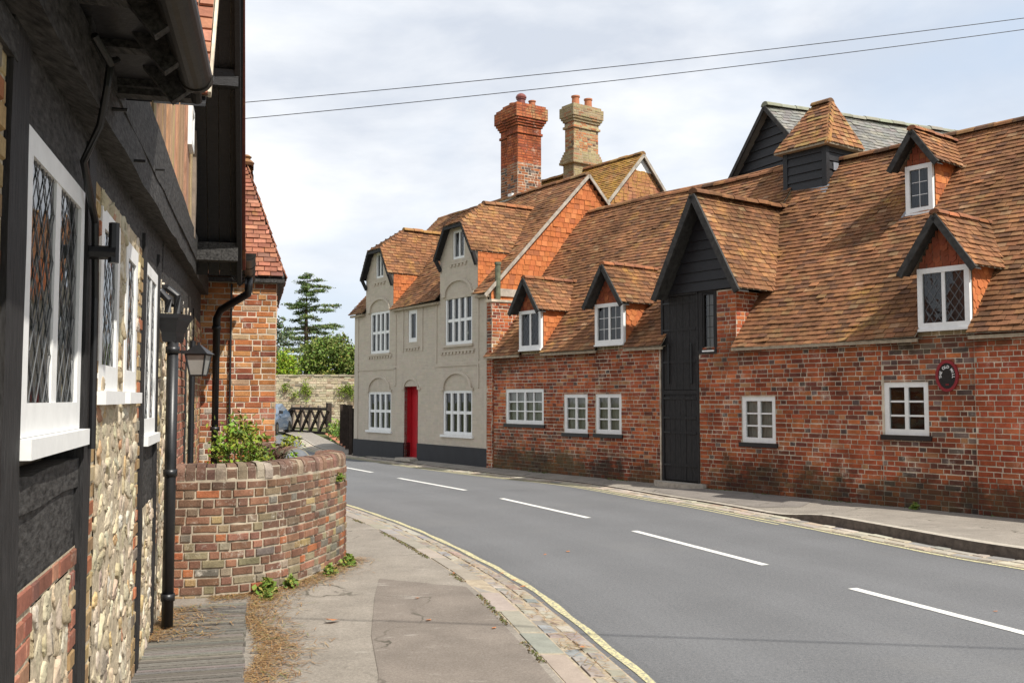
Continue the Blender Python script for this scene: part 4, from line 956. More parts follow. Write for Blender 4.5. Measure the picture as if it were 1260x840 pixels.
# plate end and eaves beyond the gable
mb = MB(); mb.box(FL, 9.95, 10.12, -.50, -.10, 3.08, 3.26); mb.build('plate_end', 'timber', tim)
def low_roof(s0, s1, oe, ze, rise, name):
    mb = MB(); O = L3(s0, -oe, ze); V = Vector((FL.n[0], FL.n[1], 1.2)); 
    tiles(mb, O, (FL.r[0],FL.r[1],0), V, [(0,0), (s1-s0,0), (s1-s0+(.6*rise+.15 if s0 < 0 else 0),rise), (0,rise)], lambda u, v: pick(WINGR), lift=.02); r = mb.build(name, ['tile', 'mortar_dark'], tim)
    mb = MB(); d = V.normalized(); mb.face([tuple(O-Vector((0,0,.05))), tuple(L3(s1,-oe,ze-.05)), tuple(L3(s1,-oe,ze-.05)+d*1.4), tuple(O-Vector((0,0,.05))+d*1.4)]); mb.build('soffit', 'black', r)
    mb = MB(); s = s0+.12
    while s < s1-.05:
        a = L3(s, -oe+.03, ze-.09); b = a+d*.75; mb.bar(a, b, .05, .09); s += .36
    mb.build('rafters', 'timber', r); return r
lr0 = low_roof(-1., 3.98, .40, 2.97, 4.5, 'lower_roof')
mb = MB(); mb.box(FL, -1., 4.02, -.41, -.06, 2.985, 3.005); mb.build('soffit', 'black', lr0)
for k in range(9): mb = MB(); mb.box(FL, .35+k*.45, .42+k*.45, -.36, -.08, 2.955, 2.984); mb.build('soffit_batten', 'timber', lr0)
mb = MB(); mb.box(FL, 3.98, 4.05, -.40, -.05, 2.93, 3.06); mb.build('fascia', 'timber', lr0)
low_roof(10.2, 12.95, .55, 3.26, 3.5, 'lower_roof')
# gutters and downpipes
def half_gutter(a, b, r, n=12, seg=10):
    mb = MB(); a, b = Vector(a), Vector(b); d = (b-a).normalized(); x = d.cross(Vector((0,0,1))).normalized(); rows = []
    for k in range(seg+1):
        p = a+(b-a)*k/seg; rows.append([[mb.vert(p+x*math.cos(t)*q-Vector((0,0,math.sin(t)*q))) for t in (math.pi*j/n for j in range(n+1))] for q in (r, r*.86)])
    for A, B in zip(rows, rows[1:]):
        for q in (0, 1):
            for j in range(n): mb.idx([A[q][j], A[q][j+1], B[q][j+1], B[q][j]])
        for j in (0, n): mb.idx([A[0][j], A[1][j], B[1][j], B[0][j]])
    mb.idx(rows[-1][0]); mb.idx(rows[0][0])
    for f in (0., .33, .66, .985):
        p = a+(b-a)*f; ring = []
        for w in (0, .03): ring.append([mb.vert(p+d*w+x*math.cos(t)*r*1.09-Vector((0,0,math.sin(t)*r*1.09))) for t in (math.pi*j/n for j in range(n+1))])
        for j in range(n): mb.idx([ring[0][j], ring[0][j+1], ring[1][j+1], ring[1][j]])
        for w in (0, .03): mb.idx([mb.vert(p+d*w+x*math.cos(t)*r*1.09-Vector((0,0,math.sin(t)*r*1.09))) for t in (math.pi*j/n for j in range(n+1))])
    return mb
g = half_gutter((-.46, .5, 2.94), (-1.225, 3.72, 2.94), .062); g.tube([(-1.225,3.72,2.895), (-1.235,3.76,2.86)], .02, 8); gt = g.build('gutter', 'gutter', tim)
g = half_gutter(FL(10.3,-.60,3.21), FL(12.75,-.60,3.25), .075); g.build('gutter', 'gutter', tim)
def pipe(pts, r, collars, name='downpipe', hopper=None):
    mb = MB(); mb.tube(pts, r, 14)
    for c in collars: mb.tube([c, (c[0],c[1],c[2]+.05)], r*1.22, 14); 
    p = mb.build(name, 'iron', tim)
    for f in p.data.polygons: f.use_smooth = len(f.vertices) == 4
    return p
px, py = -2.424, 6.96
p1 = pipe([(px,py,.06), (px,py,2.15)], .040, [(px,py,.28), (px,py,2.02), (px,py,1.15)])
mb = MB(); hp = lambda w, d, z: [(px+sx*w*.966+sy*d*.258-.0, py+sx*w*.258*-1*-1+sy*d*.966, z) for sx, sy in ((-1,-1),(1,-1),(1,1),(-1,1))]
secs = [hp(.045,.045,2.10), hp(.05,.05,2.14), hp(.05,.055,2.17), hp(.072,.08,2.25), hp(.085,.09,2.27), hp(.085,.09,2.30)]
for a, b in zip(secs, secs[1:]):
    for j in range(4): mb.face([a[j], a[(j+1)%4], b[(j+1)%4], b[j]])
mb.face(secs[-1]); mb.tube([(px-.03,py-.03,2.31),(px-.03,py-.03,2.40),(px-.08,py-.05,2.46),(px-.13,py-.07,2.47)], .028, 10); mb.tube([(px+.0,py+.07,2.31),(px,py+.07,2.44),(px-.06,py+.05,2.49),(px-.14,py+.05,2.50)], .028, 10); mb.build('rainwater_hopper', 'iron', p1)
q = FL(12.5, -.22, 0); g0 = FL(12.1, -.60, 3.17)
pipe([g0, (g0[0],g0[1],3.05), (g0[0]-.02,g0[1]+.05,2.98), (q[0]+.06,q[1]-.03,2.80), (q[0],q[1],2.70), (q[0],q[1],.1)], .048, [(q[0],q[1],2.55), (q[0],q[1],1.3)])
mb = MB(); mb.tube([FL(9.62,-.10,.3), FL(9.62,-.10,2.25)], .03, 10); mb.build('waste_pipe', 'iron', tim)
# windows of the house
for k, (h, cols, lab) in enumerate(((W1, 2, 'nearest large white casement with diamond panes'), (W2, 1, 'narrow white casement set in the rubble'), (W3, 1, 'second narrow white casement in the rubble'), (W4, 2, 'white two light casement beside the hopper'))):
    s0, s1, z0, z1 = h
    window(FL, s0, s1, z0, z1, cols, 1, -.012, tim, frame=.075 if cols == 2 else .085, bar=.085 if cols == 2 else .05, lead='diamond', depth=.09, back='room', back_o=.105, gd=.012, rail=1.35, sill=('white', .035, .062, .02), gl='glass_old', label=lab)
    # opening casements: inner raised frames
# ironwork on the wall: pintle brackets, nails, cable
mb = MB(); mb.tube([FL(3.98,-.02,2.28), FL(3.98,-.12,2.28)], .028, 8); mb.tube([FL(3.98,-.11,2.24), FL(3.98,-.11,2.40)], .022, 8); mb.build('iron_pintle', 'iron', tim)
for s, z in ((4.6, 2.80), (5.6, 2.99), (3.9, 2.84)):
    mb = MB(); mb.tube([FL(s,-.09,z), FL(s,-.16,z)], .008, 6); mb.build('iron_hook', 'iron', tim)
mb = MB(); mb.tube([FL(3.3,-.12,2.92), FL(3.4,-.16,2.86), FL(3.48,-.17,2.90), FL(3.55,-.14,2.92), FL(3.56,-.13,2.83), FL(3.62,-.10,2.70), FL(3.70,-.035,2.58), FL(3.97,-.04,2.40), FL(4.02,-.04,2.1), FL(4.03,-.04,1.5)], .014, 8); mb.build('cable', 'iron', tim)

# lantern by the door
ln = thing('wall_lantern', FL(8.75, -.2, 1.92), 'small black wall lantern with frosted panes hanging beside the downpipe', 'lantern')
lx, ly, lz = FL(8.75, -.20, 0); r4 = lambda w, z: [(lx+w*sx, ly+w*sy, z) for sx, sy in ((-1,-1),(1,-1),(1,1),(-1,1))]
mb = MB(); a, b = r4(.055,1.90), r4(.085,2.08)
for j in range(4): mb.bar(a[j], b[j], .012, .012); mb.bar(a[j], a[(j+1)%4], .012, .012); mb.bar(b[j], b[(j+1)%4], .014, .014)
c = r4(.11,2.085); t = r4(.02,2.165)
for j in range(4): mb.face([c[j], c[(j+1)%4], t[(j+1)%4], t[j]])
mb.face(c); mb.face(t); mb.tube([(lx,ly,2.16), (lx,ly,2.19)], .012, 8); mb.bar((lx,ly,2.10), FL(8.75,-.06,2.10), .03, .03); mb.box(FL, 8.71, 8.79, -.062, .02, 1.95, 2.18); mb.face(a)
mb.build('cage', 'iron', ln); mb = MB()
for j in range(4): mb.face([a[j], a[(j+1)%4], b[(j+1)%4], b[j]])
M['frost'] = m_plain('frosted_pane', (.28,.28,.26), .3, .5, .1, 10, 0); mb.build('pane', 'frost', ln)

# brick cottage wing beyond
wing = thing('brick_cottage', FL(13.4, .2, 0), 'bright orange brick cottage end with hipped red tile roof beyond the timber house', 'cottage')
FW = Fr(FL(13.15, .96*-1+1.0, 0)[:2], (-FL.n[0], -FL.n[1]), FL.r)        # r: towards the street, n: away from us
# street edge at off -.96  ->  r = 1.0
pw = lambda s, z, h: pick(ORANGE if z > 1.55 or R.random() < .3 else [(2,(.36,.15,.08)),(2,(.30,.12,.08)),(1,(.42,.36,.28))])
mb = MB(); brick_face(mb, FW, -1.2, 1.0, 0, 3.28, pw); mb.build('wall', ['brick_garden', 'mortar'], wing)
FW2 = Fr(FW(1.0,0,0)[:2], FW.n, (-FW.r[0],-FW.r[1])); mb = MB(); brick_face(mb, FW2, 0, 4.5, 0, 3.28, pw); mb.build('side_wall', ['brick_garden', 'mortar'], wing)
W3_ = lambda s, o, z: Vector(FW(s, o, z)); e = .10
A = [W3_(-3.2,-e,3.30), W3_(1.0+e,-e,3.30), W3_(1.0+e,4.6,3.30), W3_(-3.2,4.6,3.30)]; hx = W3_(.56, 1.50, 5.16); hy = W3_(.56, 3.2, 5.16); hz = W3_(-3.2, 1.50, 5.16)
wp = lambda u, v: pick(WINGR); mb = MB()
quad_tiles(mb, A[0], A[1], hx, hz, wp, gauge=.095, wav=.004); quad_tiles(mb, A[1], A[2], hy, hx, wp, wav=.004)
mb.face([A[2], A[3], hz, hy], (.2,.1,.06), 0); mb.hexa([A[0]-Vector((0,0,.07)), A[1]-Vector((0,0,.07)), A[2]-Vector((0,0,.07)), A[3]-Vector((0,0,.07)), A[0]-Vector((0,0,.02)), A[1]-Vector((0,0,.02)), A[2]-Vector((0,0,.02)), A[3]-Vector((0,0,.02))], None, 1)
r = mb.build('roof', ['tile', 'timber'], wing)
mb = MB(); ridge(mb, hx+Vector((0,0,.03)), hy+Vector((0,0,.03)), lambda: pick(WINGR)); mb.lathe(tuple(hx+Vector((0,0,-.02))), [(.10,0),(.13,.04),(.10,.07),(.06,.10),(.09,.13),(.05,.16)], 10, (.20,.10,.06)); mb.build('ridge_tiles', 'tile_lichen', r)
mb = MB(); mb.tube([FW(.42,-.05,.2), FW(.42,-.05,3.2)], .014, 8); mb.build('cable', 'iron', wing)

# ================================================================== GARDEN WALLS
def garden_wall(name, pts, H, label, coping_r=0., pal=None, end_cap=False):
    pf = PathFr(pts); t = thing(name, (*pts[0], 0), label, 'garden wall'); th = .225
    def gp(s, z, h):
        if z > .55 and R.random() < .85: return pick([(4,(.195,.108,.070)),(3,(.160,.094,.066)),(2,(.230,.122,.074)),(1.6,(.225,.17,.11))])
        return pick([(3,(.27,.135,.085)),(1.8,(.25,.21,.13)),(1.1,(.185,.165,.135)),(3,(.20,.105,.07)),(.8,(.36,.26,.13)),(.9,(.37,.135,.06)),(1,(.27,.225,.165))])
    gp = pal or gp
    mb = MB(); brick_face(mb, pf, 0, pf.len, 0, H, gp, o=0., proud=.011, rough=.005, joint=.012, L=.195, course=.072)
    pb_ = lambda s, o, z: pf(pf.len-s, th, z)
    class Back(PathFr):
        def __init__(s): s.len = pf.len
        def at(s, a): return pf.at(pf.len-a)
        def __call__(s, a, o, z): return pf(pf.len-a, th-o, z)
    bk = Back(); brick_face(mb, bk, 0, pf.len, 0, H, gp, o=0., proud=.008)
    for a in (0, pf.len): mb.face([pf(a,0,0), pf(a,th,0), pf(a,th,H), pf(a,0,H)], (.3,.2,.15), 1)
    mb.face([(0,0,-1)]*3) if False else None
    mb.build('wall', ['brick_garden', 'mortar_garden'], t)
    # coping of bricks on edge with rounded tops
    mb = MB(); s = 0.
    while s < pf.len-.03:
        w = R.uniform(.074, .105); a, b = s+.005, min(s+w, pf.len)-.005; s += w
        if coping_r: prof = [(th/2-coping_r*math.cos(q), H-.02+coping_r*.95*math.sin(q)) for q in (math.pi*k/10 for k in range(11))]
        else: prof = [(.0,H), (-.002,H+.07), (.012,H+.105), (.03,H+.125), (th/2,H+.135), (th-.03,H+.125), (th-.012,H+.105), (th+.002,H+.07), (th,H)]
        dz, do = R.uniform(-.007,.007), R.uniform(-.006,.006); c = pick([(4,(.215,.125,.09)),(2,(.25,.145,.10)),(2,(.18,.11,.08)),(1.6,(.30,.225,.16)),(1.,(.38,.32,.25))])
        A = [mb.vert(pf(a,o+do,z+dz)) for o, z in prof]; B = [mb.vert(pf(b,o+do,z+dz)) for o, z in prof]
        for j in range(len(prof)-1): mb.idx([A[j], A[j+1], B[j+1], B[j]], c, 0)
        mb.idx(A, c, 0); mb.idx(B, c, 0)
    n = 60; m = 1 if not coping_r else 1
    for k in range(n):
        a, b = pf.len*k/n, pf.len*(k+1)/n
        hz = H+.100 if not coping_r else H+coping_r*.45
        mb.face([pf(a,.02,hz), pf(b,.02,hz), pf(b,th-.02,hz), pf(a,th-.02,hz)], (1,1,1), 1); mb.face([pf(a,.004,H-.01), pf(b,.004,H-.01), pf(b,.012,hz), pf(a,.012,hz)], (1,1,1), 1)
    if coping_r:
        ring = [pf(pf.len-.001 if False else 0.0-.006, th/2-coping_r*.86*math.cos(q), H-.01+coping_r*.82*math.sin(q)) for q in (math.pi*k/10 for k in range(11))]
        mb.face(ring, (1,1,1), 2)
    mb.build('coping', ['brick_garden', 'mortar_garden', 'lead'], t); return t, pf
gw, gpf = garden_wall('garden_wall', [(-2.90,8.16), (-2.62,8.19), (-2.33,8.28), (-2.07,8.52), (-1.90,8.95), (-1.79,9.45), (-1.72,9.95), (-1.74,10.25), (-1.86,10.45), (-2.02,10.52)], 1.02, 'curved old brick garden wall with rounded coping at the pavement edge')
gw2, _ = garden_wall('garden_wall', [(-2.30,11.02), (-2.42,11.35), (-2.66,11.85), (-2.98,12.45), (-3.2,13.0)], 1.02, 'back stretch of garden wall with half round coping running to the orange brick cottage', .15)

# ================================================================== PLAQUE
pq = thing('wall_plaque', FM(4.705, -.01, 2.02), 'oval black plaque with red rim and white lettering on the mill wall', 'plaque')
def oval(mb, rs, rz, o, n=40): return [FM(4.705+rs*math.cos(2*math.pi*k/n), o, 2.02+rz*math.sin(2*math.pi*k/n)) for k in range(n)]
mb = MB(); A, B, Cq, D = oval(mb,.17,.225,-.005), oval(mb,.17,.225,-.035), oval(mb,.132,.185,-.035), oval(mb,.128,.181,-.024)
for P_, Q_ in ((A,B),(B,Cq),(Cq,D)):
    for k in range(40): mb.face([P_[k], P_[(k+1)%40], Q_[(k+1)%40], Q_[k]])
mb.build('rim', 'plaque_red', pq); mb = MB(); mb.face(oval(mb,.131,.184,-.026)); mb.build('board', 'iron', pq)
def letter(mb, ch, size, place):
    cu = bpy.data.curves.new('glyph', 'FONT'); cu.body = ch; cu.size = size; cu.offset = .0016; cu.align_x = 'CENTER'; cu.extrude = .0
    o = bpy.data.objects.new('glyph', cu); C.objects.link(o); me = bpy.data.meshes.new_from_object(o)
    for f in me.polygons: mb.face([place(*me.vertices[i].co[:2]) for i in f.vertices])
    bpy.data.objects.remove(o); bpy.data.meshes.remove(me); bpy.data.curves.remove(cu)
def arc_t(f):
    ts = [math.radians(186-192*k/400) for k in range(401)]; L_ = [0.]
    for a, b in zip(ts, ts[1:]): L_.append(L_[-1]+math.hypot(.098*(math.cos(b)-math.cos(a)), .135*(math.sin(b)-math.sin(a))))
    return next(t for t, l in zip(ts, L_) if l >= f*L_[-1]-1e-9)
mb = MB(); txt = 'THE OLD MILL'
for k, chh in enumerate(txt):
    if chh == ' ': continue
    t = arc_t(k/(len(txt)-1)); cx, cz = 4.705+.098*math.cos(t), 2.015+.135*math.sin(t)
    nx_, nz_ = math.cos(t)/.098, math.sin(t)/.135; L_ = math.hypot(nx_, nz_); ux, uz = nx_/L_, nz_/L_
    letter(mb, chh, .056, lambda x, y: FM(cx+(x*uz+(y-.02)*ux)*.95, -.0285, cz+(-x*ux+(y-.02)*uz)))
mb.build('lettering', 'white', pq)
mb = MB()
for k in range(3): mb.box(FM, 4.685+k*.016, 4.697+k*.016, -.029, -.0265, 1.885, 1.907)
mb.build('date_mark', 'plaque_red', pq)

# ================================================================== GROUND, ROAD, PAVEMENTS
mb = MB(); mb.face([(-400,-200,-.06), (400,-200,-.06), (400,900,-.06), (-400,900,-.06)]); struct(mb.build('ground', 'ground'))
PL = PathFr([(2.2,-4),(1.75,0),(1.35,3),(1.08,4.6),(.83,5.95),(.44,7.74),(.15,8.92),(-.38,10.54),(-1.16,12.58),(-1.85,14.12),(-2.69,15.84),(-3.8,18),(-5.2,20.6),(-6.9,24),(-8.8,29),(-10.5,35),(-12.2,42),(-14.2,50),(-16,56)])
PR = PathFr([(11,-2),(8.8,2),(7.2,5),(6.0,7.6),(5.12,9.76),(4.66,10.7),(3.99,12.6),(2.95,15.37),(2.35,16.6),(1.12,19.25),(-.54,21.5),(-2.0,23.7),(-3.54,26.3),(-5.0,28.8),(-6.3,31.5),(-7.5,35),(-8.9,40),(-10.9,46),(-13,52),(-14.5,56)])
def strip(name, A, B, n, mat, kind=True):
    mb = MB(); a = [mb.vert(A(k/n)) for k in range(n+1)]; b = [mb.vert(B(k/n)) for k in range(n+1)]
    for k in range(n): mb.idx([a[k], a[k+1], b[k+1], b[k]])
    o = mb.build(name, mat)
    if kind: struct(o)
    return o
mb = MB(); nn, nc = 200, 26; g = []
for k in range(nn+1):
    a, b = PL(PL.len*k/nn, .10, 0), PR(PR.len*k/nn, -.08, 0); g.append([mb.vert((a[0]+(b[0]-a[0])*j/nc, a[1]+(b[1]-a[1])*j/nc, 0)) for j in range(nc+1)])
for k in range(nn):
    for j in range(nc):
        f = (j+.5)/nc; w = sum(math.exp(-((f-q)/.055)**2) for q in (.15,.38,.62,.85)); e = math.exp(-(f/.04)**2)+math.exp(-((1-f)/.04)**2); c = .965+.075*w-.10*e; mb.idx([g[k][j], g[k+1][j], g[k+1][j+1], g[k][j+1]], (c, c, c))
struct(mb.build('road', 'asphalt'))
strip('yellow_line', lambda t: PL(PL.len*t, .030+.008*math.sin(t*300), .004), lambda t: PL(PL.len*t, -.034+.008*math.sin(t*411), .004), 400, 'yellow')
strip('yellow_line', lambda t: PR(4+(PR.len-26)*t, .035+.006*math.sin(t*300), .004), lambda t: PR(4+(PR.len-26)*t, -.035, .004), 300, 'yellow')
strip('yellow_line', lambda t: PR(17+(PR.len-40)*t, .165, .004), lambda t: PR(17+(PR.len-40)*t, .11, .004), 200, 'yellow')
for (a, b) in (((4.75,4.6),(3.05,8.86)), ((2.59,10.08),(1.57,12.66)), ((1.09,14.02),(-.18,16.74)), ((-.86,18.21),(-2.43,20.99)), ((-3.22,22.59),(-4.5,24.9)), ((-5.4,26.5),(-7.0,29.6)), ((-8.0,31.8),(-9.2,35.0))):
    a, b = Vector((*a,.004)), Vector((*b,.004)); d = (b-a).normalized(); x = Vector((d.y,-d.x,0))*.05; mb = MB(); n = 12
    for k in range(n): 
        p, q = a+(b-a)*k/n, a+(b-a)*(k+1)/n; mb.face([p-x, p+x, q+x, q-x])
    struct(mb.build('road_marking', 'line'))
# left pavement, kerb stones and granite setts
ZP = .05
strip('pavement', lambda t: PL(PL.len*.45*t, .55, ZP), lambda t: (-3.6-4.2*max(0,t-.55)*(1+t), -5+32*t, ZP), 60, 'pave')
strip('pavement', lambda t: PL(PL.len*(.45+.55*t), .55, ZP-.012), lambda t: PL(PL.len*(.45+.55*t), 2.2, ZP-.012), 60, 'pave')
SETT = [(4,(.31,.28,.235)),(3,(.26,.24,.215)),(1.5,(.24,.24,.24)),(.8,(.33,.26,.21)),(1,(.36,.33,.28))]
def setts(name, pf, s0, s1, o0, o1, rows, zf, col=SETT, gap=.010, L=(.13,.26)):
    mb = MB(); n = int((s1-s0)/.4)
    for k in range(n):
        a, b = s0+(s1-s0)*k/n, s0+(s1-s0)*(k+1)/n; mb.face([pf(a,o0,zf(a,0)-.004), pf(b,o0,zf(b,0)-.004), pf(b,o1,zf(b,1)-.004), pf(a,o1,zf(a,1)-.004)], (.12,.10,.075), 1)
    for r in range(rows):
        s = s0+R.random()*.1
        while s < s1:
            w = R.uniform(*L); a, b = s+gap/2, min(s+w, s1)-gap/2; s += w
            if b-a < .03: continue
            f0, f1 = r/rows, (r+1)/rows; p, q = o0+(o1-o0)*f0, o0+(o1-o0)*f1; sg = 1 if q > p else -1; p += sg*gap/2+R.uniform(-.008,.008); q -= sg*gap/2+R.uniform(-.008,.008)
            h = R.uniform(-.003, .006); z = lambda s_, f: zf(s_, f)+h+R.uniform(-.003,.003); c = pick(col); e = .015; k2 = R.uniform(-.02,.02)
            o_ = [mb.vert(x) for x in (pf(a+k2,p,zf(a,f0)-.03), pf(b+k2,p,zf(b,f0)-.03), pf(b,q,zf(b,f1)-.03), pf(a,q,zf(a,f1)-.03))]
            i_ = [mb.vert(x) for x in (pf(a+e+k2,p+sg*e,z(a,f0)), pf(b-e+k2,p+sg*e,z(b,f0)), pf(b-e,q-sg*e,z(b,f1)), pf(a+e,q-sg*e,z(a,f1)))]
            mb.idx(i_, c, 0)
            for j in range(4): mb.idx([o_[j], o_[(j+1)%4], i_[(j+1)%4], i_[j]], c, 0)
    return struct(mb.build(name, ['sett', 'mortar_dark']))
setts('gutter_setts', PL, 0, 36, .085, .36, 2, lambda s, f: .012+.018*f)
setts('kerb_stones', PL, 0, 36, .36, .56, 1, lambda s, f: .045+.008*f, [(4,(.315,.28,.23)),(3,(.285,.255,.21)),(1,(.275,.258,.23))], .010, (.45,.95))
# dark resurfaced panel of the pavement
def sheet(name, pts, z, mat): mb = MB(); mb.face([(x,y,z) for x,y in pts]); return struct(mb.build(name, mat))
kp = [PL(s, .60, 0)[:2] for s in (4.,5,6,7,8,9,10,11,12,13,13.9)]
sheet('pavement_patch', [(-.55,3.0),(-.62,4.4),(-.80,5.95),(-.98,6.9),(-1.14,8.2),(-1.22,9.05)]+[(p[0]-.0,p[1]) for p in kp[::-1] if p[1] < 9.3]+[], ZP+.004, 'patch')
# right pavement, dropped kerb on the left part of it
def inner(p):
    s, o = FM.inv(*p[:2])
    if s > -6.35: return FM(s, .03, 0)
    s2, o2 = FB.inv(*p[:2])
    if s2 > -7.2: return FB(min(s2, 0), .03, 0)
    k = min(1, max(0, (p[1]-29)/24)); return (-4.62-5.9*k, 29.0+21*k, 0)
def kz(p): 
    s = FM.inv(*p[:2])[0]; k = min(1, max(0, (s-2.9)/1.3)); return .035+.105*k*k*(3-2*k)
n = 220; mb = MB(); rows = []
for k in range(n+1):
    p = PR(PR.len*k/n, -.40, 0); z = kz(p); i = inner(p); row = [(p[0],p[1],-.03), (p[0],p[1],z)]
    for f in (.06, .3, .6, 1.): row.append((p[0]+(i[0]-p[0])*f, p[1]+(i[1]-p[1])*f, z+(.10-z)*f))
    rows.append([mb.vert(x) for x in row])
for a, b in zip(rows, rows[1:]):
    for j in range(5): mb.idx([a[j], b[j], b[j+1], a[j+1]], (1,1,1), 1 if j == 0 else (2 if j == 1 else 0))
struct(mb.build('pavement', ['pave', 'kerb_dark', 'kerb']))
setts('gutter_setts', PR, 2, 47, -.07, -.39, 2, lambda s, f: .008+.01*f, [(4,(.42,.37,.29)),(3,(.35,.31,.25)),(1,(.26,.24,.22)),(.7,(.37,.29,.22))], .014, (.16,.42))
def on_right(pts, z=.0): 
    out = []
    for s, f in pts:
        # s along mill, f fraction from kerb to wall
        best = min((abs(FM.inv(*PR(PR.len*k/400,-.40,0)[:2])[0]-s), k) for k in range(401))[1]; p = PR(PR.len*best/400, -.40, 0); i = inner(p); zz = kz(p); out.append((p[0]+(i[0]-p[0])*f, p[1]+(i[1]-p[1])*f, zz+(.10-zz)*f+.004+z))
    return out
mb = MB(); mb.face(on_right([(-.6,.12),(.6,.10),(1.6,.10),(2.4,.12),(2.9,.45),(2.6,.9),(1.4,.93),(.2,.93),(-.6,.9)])); struct(mb.build('pavement_patch', 'pave_dark'))
# weathered duckboards beside the timber house
mb = MB(); s = 2.2; 
while s < 8.0:
    w = R.uniform(.032, .050); h = .085+R.uniform(-.004,.003); e = R.uniform(-.012,.012); mb.box(FL, s, s+w-.012, -.63+e, -.01, ZP-.01, h, jit((.190,.175,.152), .24)); s += w
mb.box(FL, 2.2, 8.0, -.60, -.02, ZP-.02, ZP+.006, (.03,.026,.02))
struct(mb.build('boardwalk', 'deck'))
# garden soil behind the wall
mb = MB(); mb.face([(-5,8.3,.42), (-2.5,8.45,.42), (-1.95,9.6,.42), (-2.1,10.4,.42), (-2.6,11.2,.42), (-3.2,12.4,.42), (-5,12.9,.42)]); struct(mb.build('garden_soil', 'bark_chip'))

# ================================================================== PLANTS
def leafq(mb, p, size, col, up=.3, asp=.55, rr=R):
    d = Vector((rr.gauss(0,1), rr.gauss(0,1), rr.gauss(0,1))).normalized(); n = Vector((rr.gauss(0,1), rr.gauss(0,1), rr.gauss(0,1)+up)).normalized()
    x = d.cross(n); 
    if x.length < 1e-3: return
    x = x.normalized()*size*asp*.5; y = n.cross(x).normalized()*size*.5; p = Vector(p)
    mb.face([p-y, p+x, p+y, p-x], col, 0)
def shrub(name, base, rx, ry, rz, n, size, cols, label, cat='shrub', stems=8, cl=30, spread=.16, loosen=1., group=None, mat='foliage', stem_h=None, trunk=None):
    t = thing(name, base, label, cat, group); mb = MB(); b = Vector(base)
    mb2 = MB(); cz = b.z+(stem_h if stem_h is not None else rz*.9)
    for k in range(n):
        # clumps spread over the crown's volume, denser near its skin
        while True:
            q = Vector((R.uniform(-1,1), R.uniform(-1,1), R.uniform(-1,1)))
            if .25 < q.length < 1: break
        q = q*(q.length**-.45); lump = 1+.22*math.sin(q.x*5+b.x)*math.cos(q.y*4+q.z*6)
        c = Vector((b.x+q.x*rx*lump, b.y+q.y*ry*lump, cz+q.z*rz*lump*loosen)); 
        if c.z < b.z+.02: c.z = b.z+R.uniform(.02,.2)*rz
        col0 = pick(cols); sp = spread*R.uniform(.6,1.4)
        for j in range(cl):
            col = tuple(x*R.uniform(.8,1.25) for x in col0); leafq(mb, c+Vector((R.gauss(0,sp), R.gauss(0,sp), R.gauss(0,sp*.7))), size*R.uniform(.6,1.3), col, up=.6)
        if k < stems and not trunk: mb2.tube([(b.x+R.uniform(-.3,.3)*rx, b.y+R.uniform(-.3,.3)*ry, b.z-.02), ((b.x+c.x)/2+R.uniform(-.1,.1)*rx, (b.y+c.y)/2, (b.z+c.z)/2), tuple(c)], [size*.12, size*.09, size*.04], 5)
        elif trunk and k < stems: mb2.tube([(b.x, b.y, b.z+trunk[1]*R.uniform(.4,1)), ((b.x+c.x)/2, (b.y+c.y)/2, (b.z+trunk[1]+c.z)/2), tuple(c)], [trunk[0]*.5, trunk[0]*.3, trunk[0]*.1], 6)
    if trunk: mb2.tube([(b.x,b.y,b.z-.1), (b.x+.05,b.y,b.z+trunk[1]*.6), (b.x,b.y,b.z+trunk[1]*1.3)], [trunk[0], trunk[0]*.8, trunk[0]*.5], 9)
    mb.build('crown' if trunk else 'foliage', mat, t)
    if mb2.v: mb2.build('trunk' if trunk else 'stems', 'bark', t)
    return t
YG = [(3,(.20,.27,.03)),(3,(.15,.21,.028)),(1,(.26,.30,.05)),(1,(.09,.14,.022))]
shrub('garden_shrub', (-2.86,10.3,.42), .21, .50, .57, 190, .055, YG, 'yellow green leafy shrub growing behind the curved brick wall', stems=16, cl=16, spread=.07, loosen=.95)
shrub('garden_shrub', (-2.62,11.15,.42), .30, .34, .36, 70, .06, [(3,(.085,.045,.04)),(2,(.06,.05,.03)),(1,(.16,.03,.05))], 'low dark purple brown shrub with a pink bloom inside the garden', stems=10, cl=14, spread=.06)
shrub('garden_shrub', (-2.22,10.05,.42), .10, .14, .38, 40, .05, YG, 'slim green shoots rising between the two garden walls', stems=8, cl=10, spread=.04)
shrub('wall_plant', (-2.62,11.62,1.12), .13, .13, .06, 24, .04, [(2,(.26,.30,.03)),(1,(.18,.24,.03))], 'tuft of yellow green stonecrop on the half round coping', 'plant', stems=0, cl=12, spread=.04)
# weeds: one kind, copied
wd = [(-2.08,8.33,.05,.16), (-1.93,8.62,.05,.13), (-2.02,8.12,.05,.09), (-1.70,9.25,.05,.12), (-1.62,9.72,.05,.14), (-1.72,9.74,.88,.10), (5.80,14.18,.1,.13)]
wl = ['largest green weed tuft at the foot of the curved garden wall', 'weed tuft at the wall foot just right of the largest tuft', 'small lone weed by the boardwalk corner', 'weed at the wall foot where the wall curves away', 'weed at the far end of the garden wall foot', 'tiny weed growing out of the garden wall face near its end', 'grassy weed at the damp foot of the mill wall']
wmb = MB()
for k in range(110):
    a = R.uniform(0, 6.28); r = R.random()*.5; p = Vector((math.cos(a)*r, math.sin(a)*r*.8, R.random()*(1-r)*.95)); leafq(wmb, p, R.uniform(.22,.45), pick([(3,(.11,.18,.03)),(2,(.15,.21,.04)),(1,(.25,.23,.05))]), up=1)
w0 = wmb.build('weed', 'leaf'); first = True
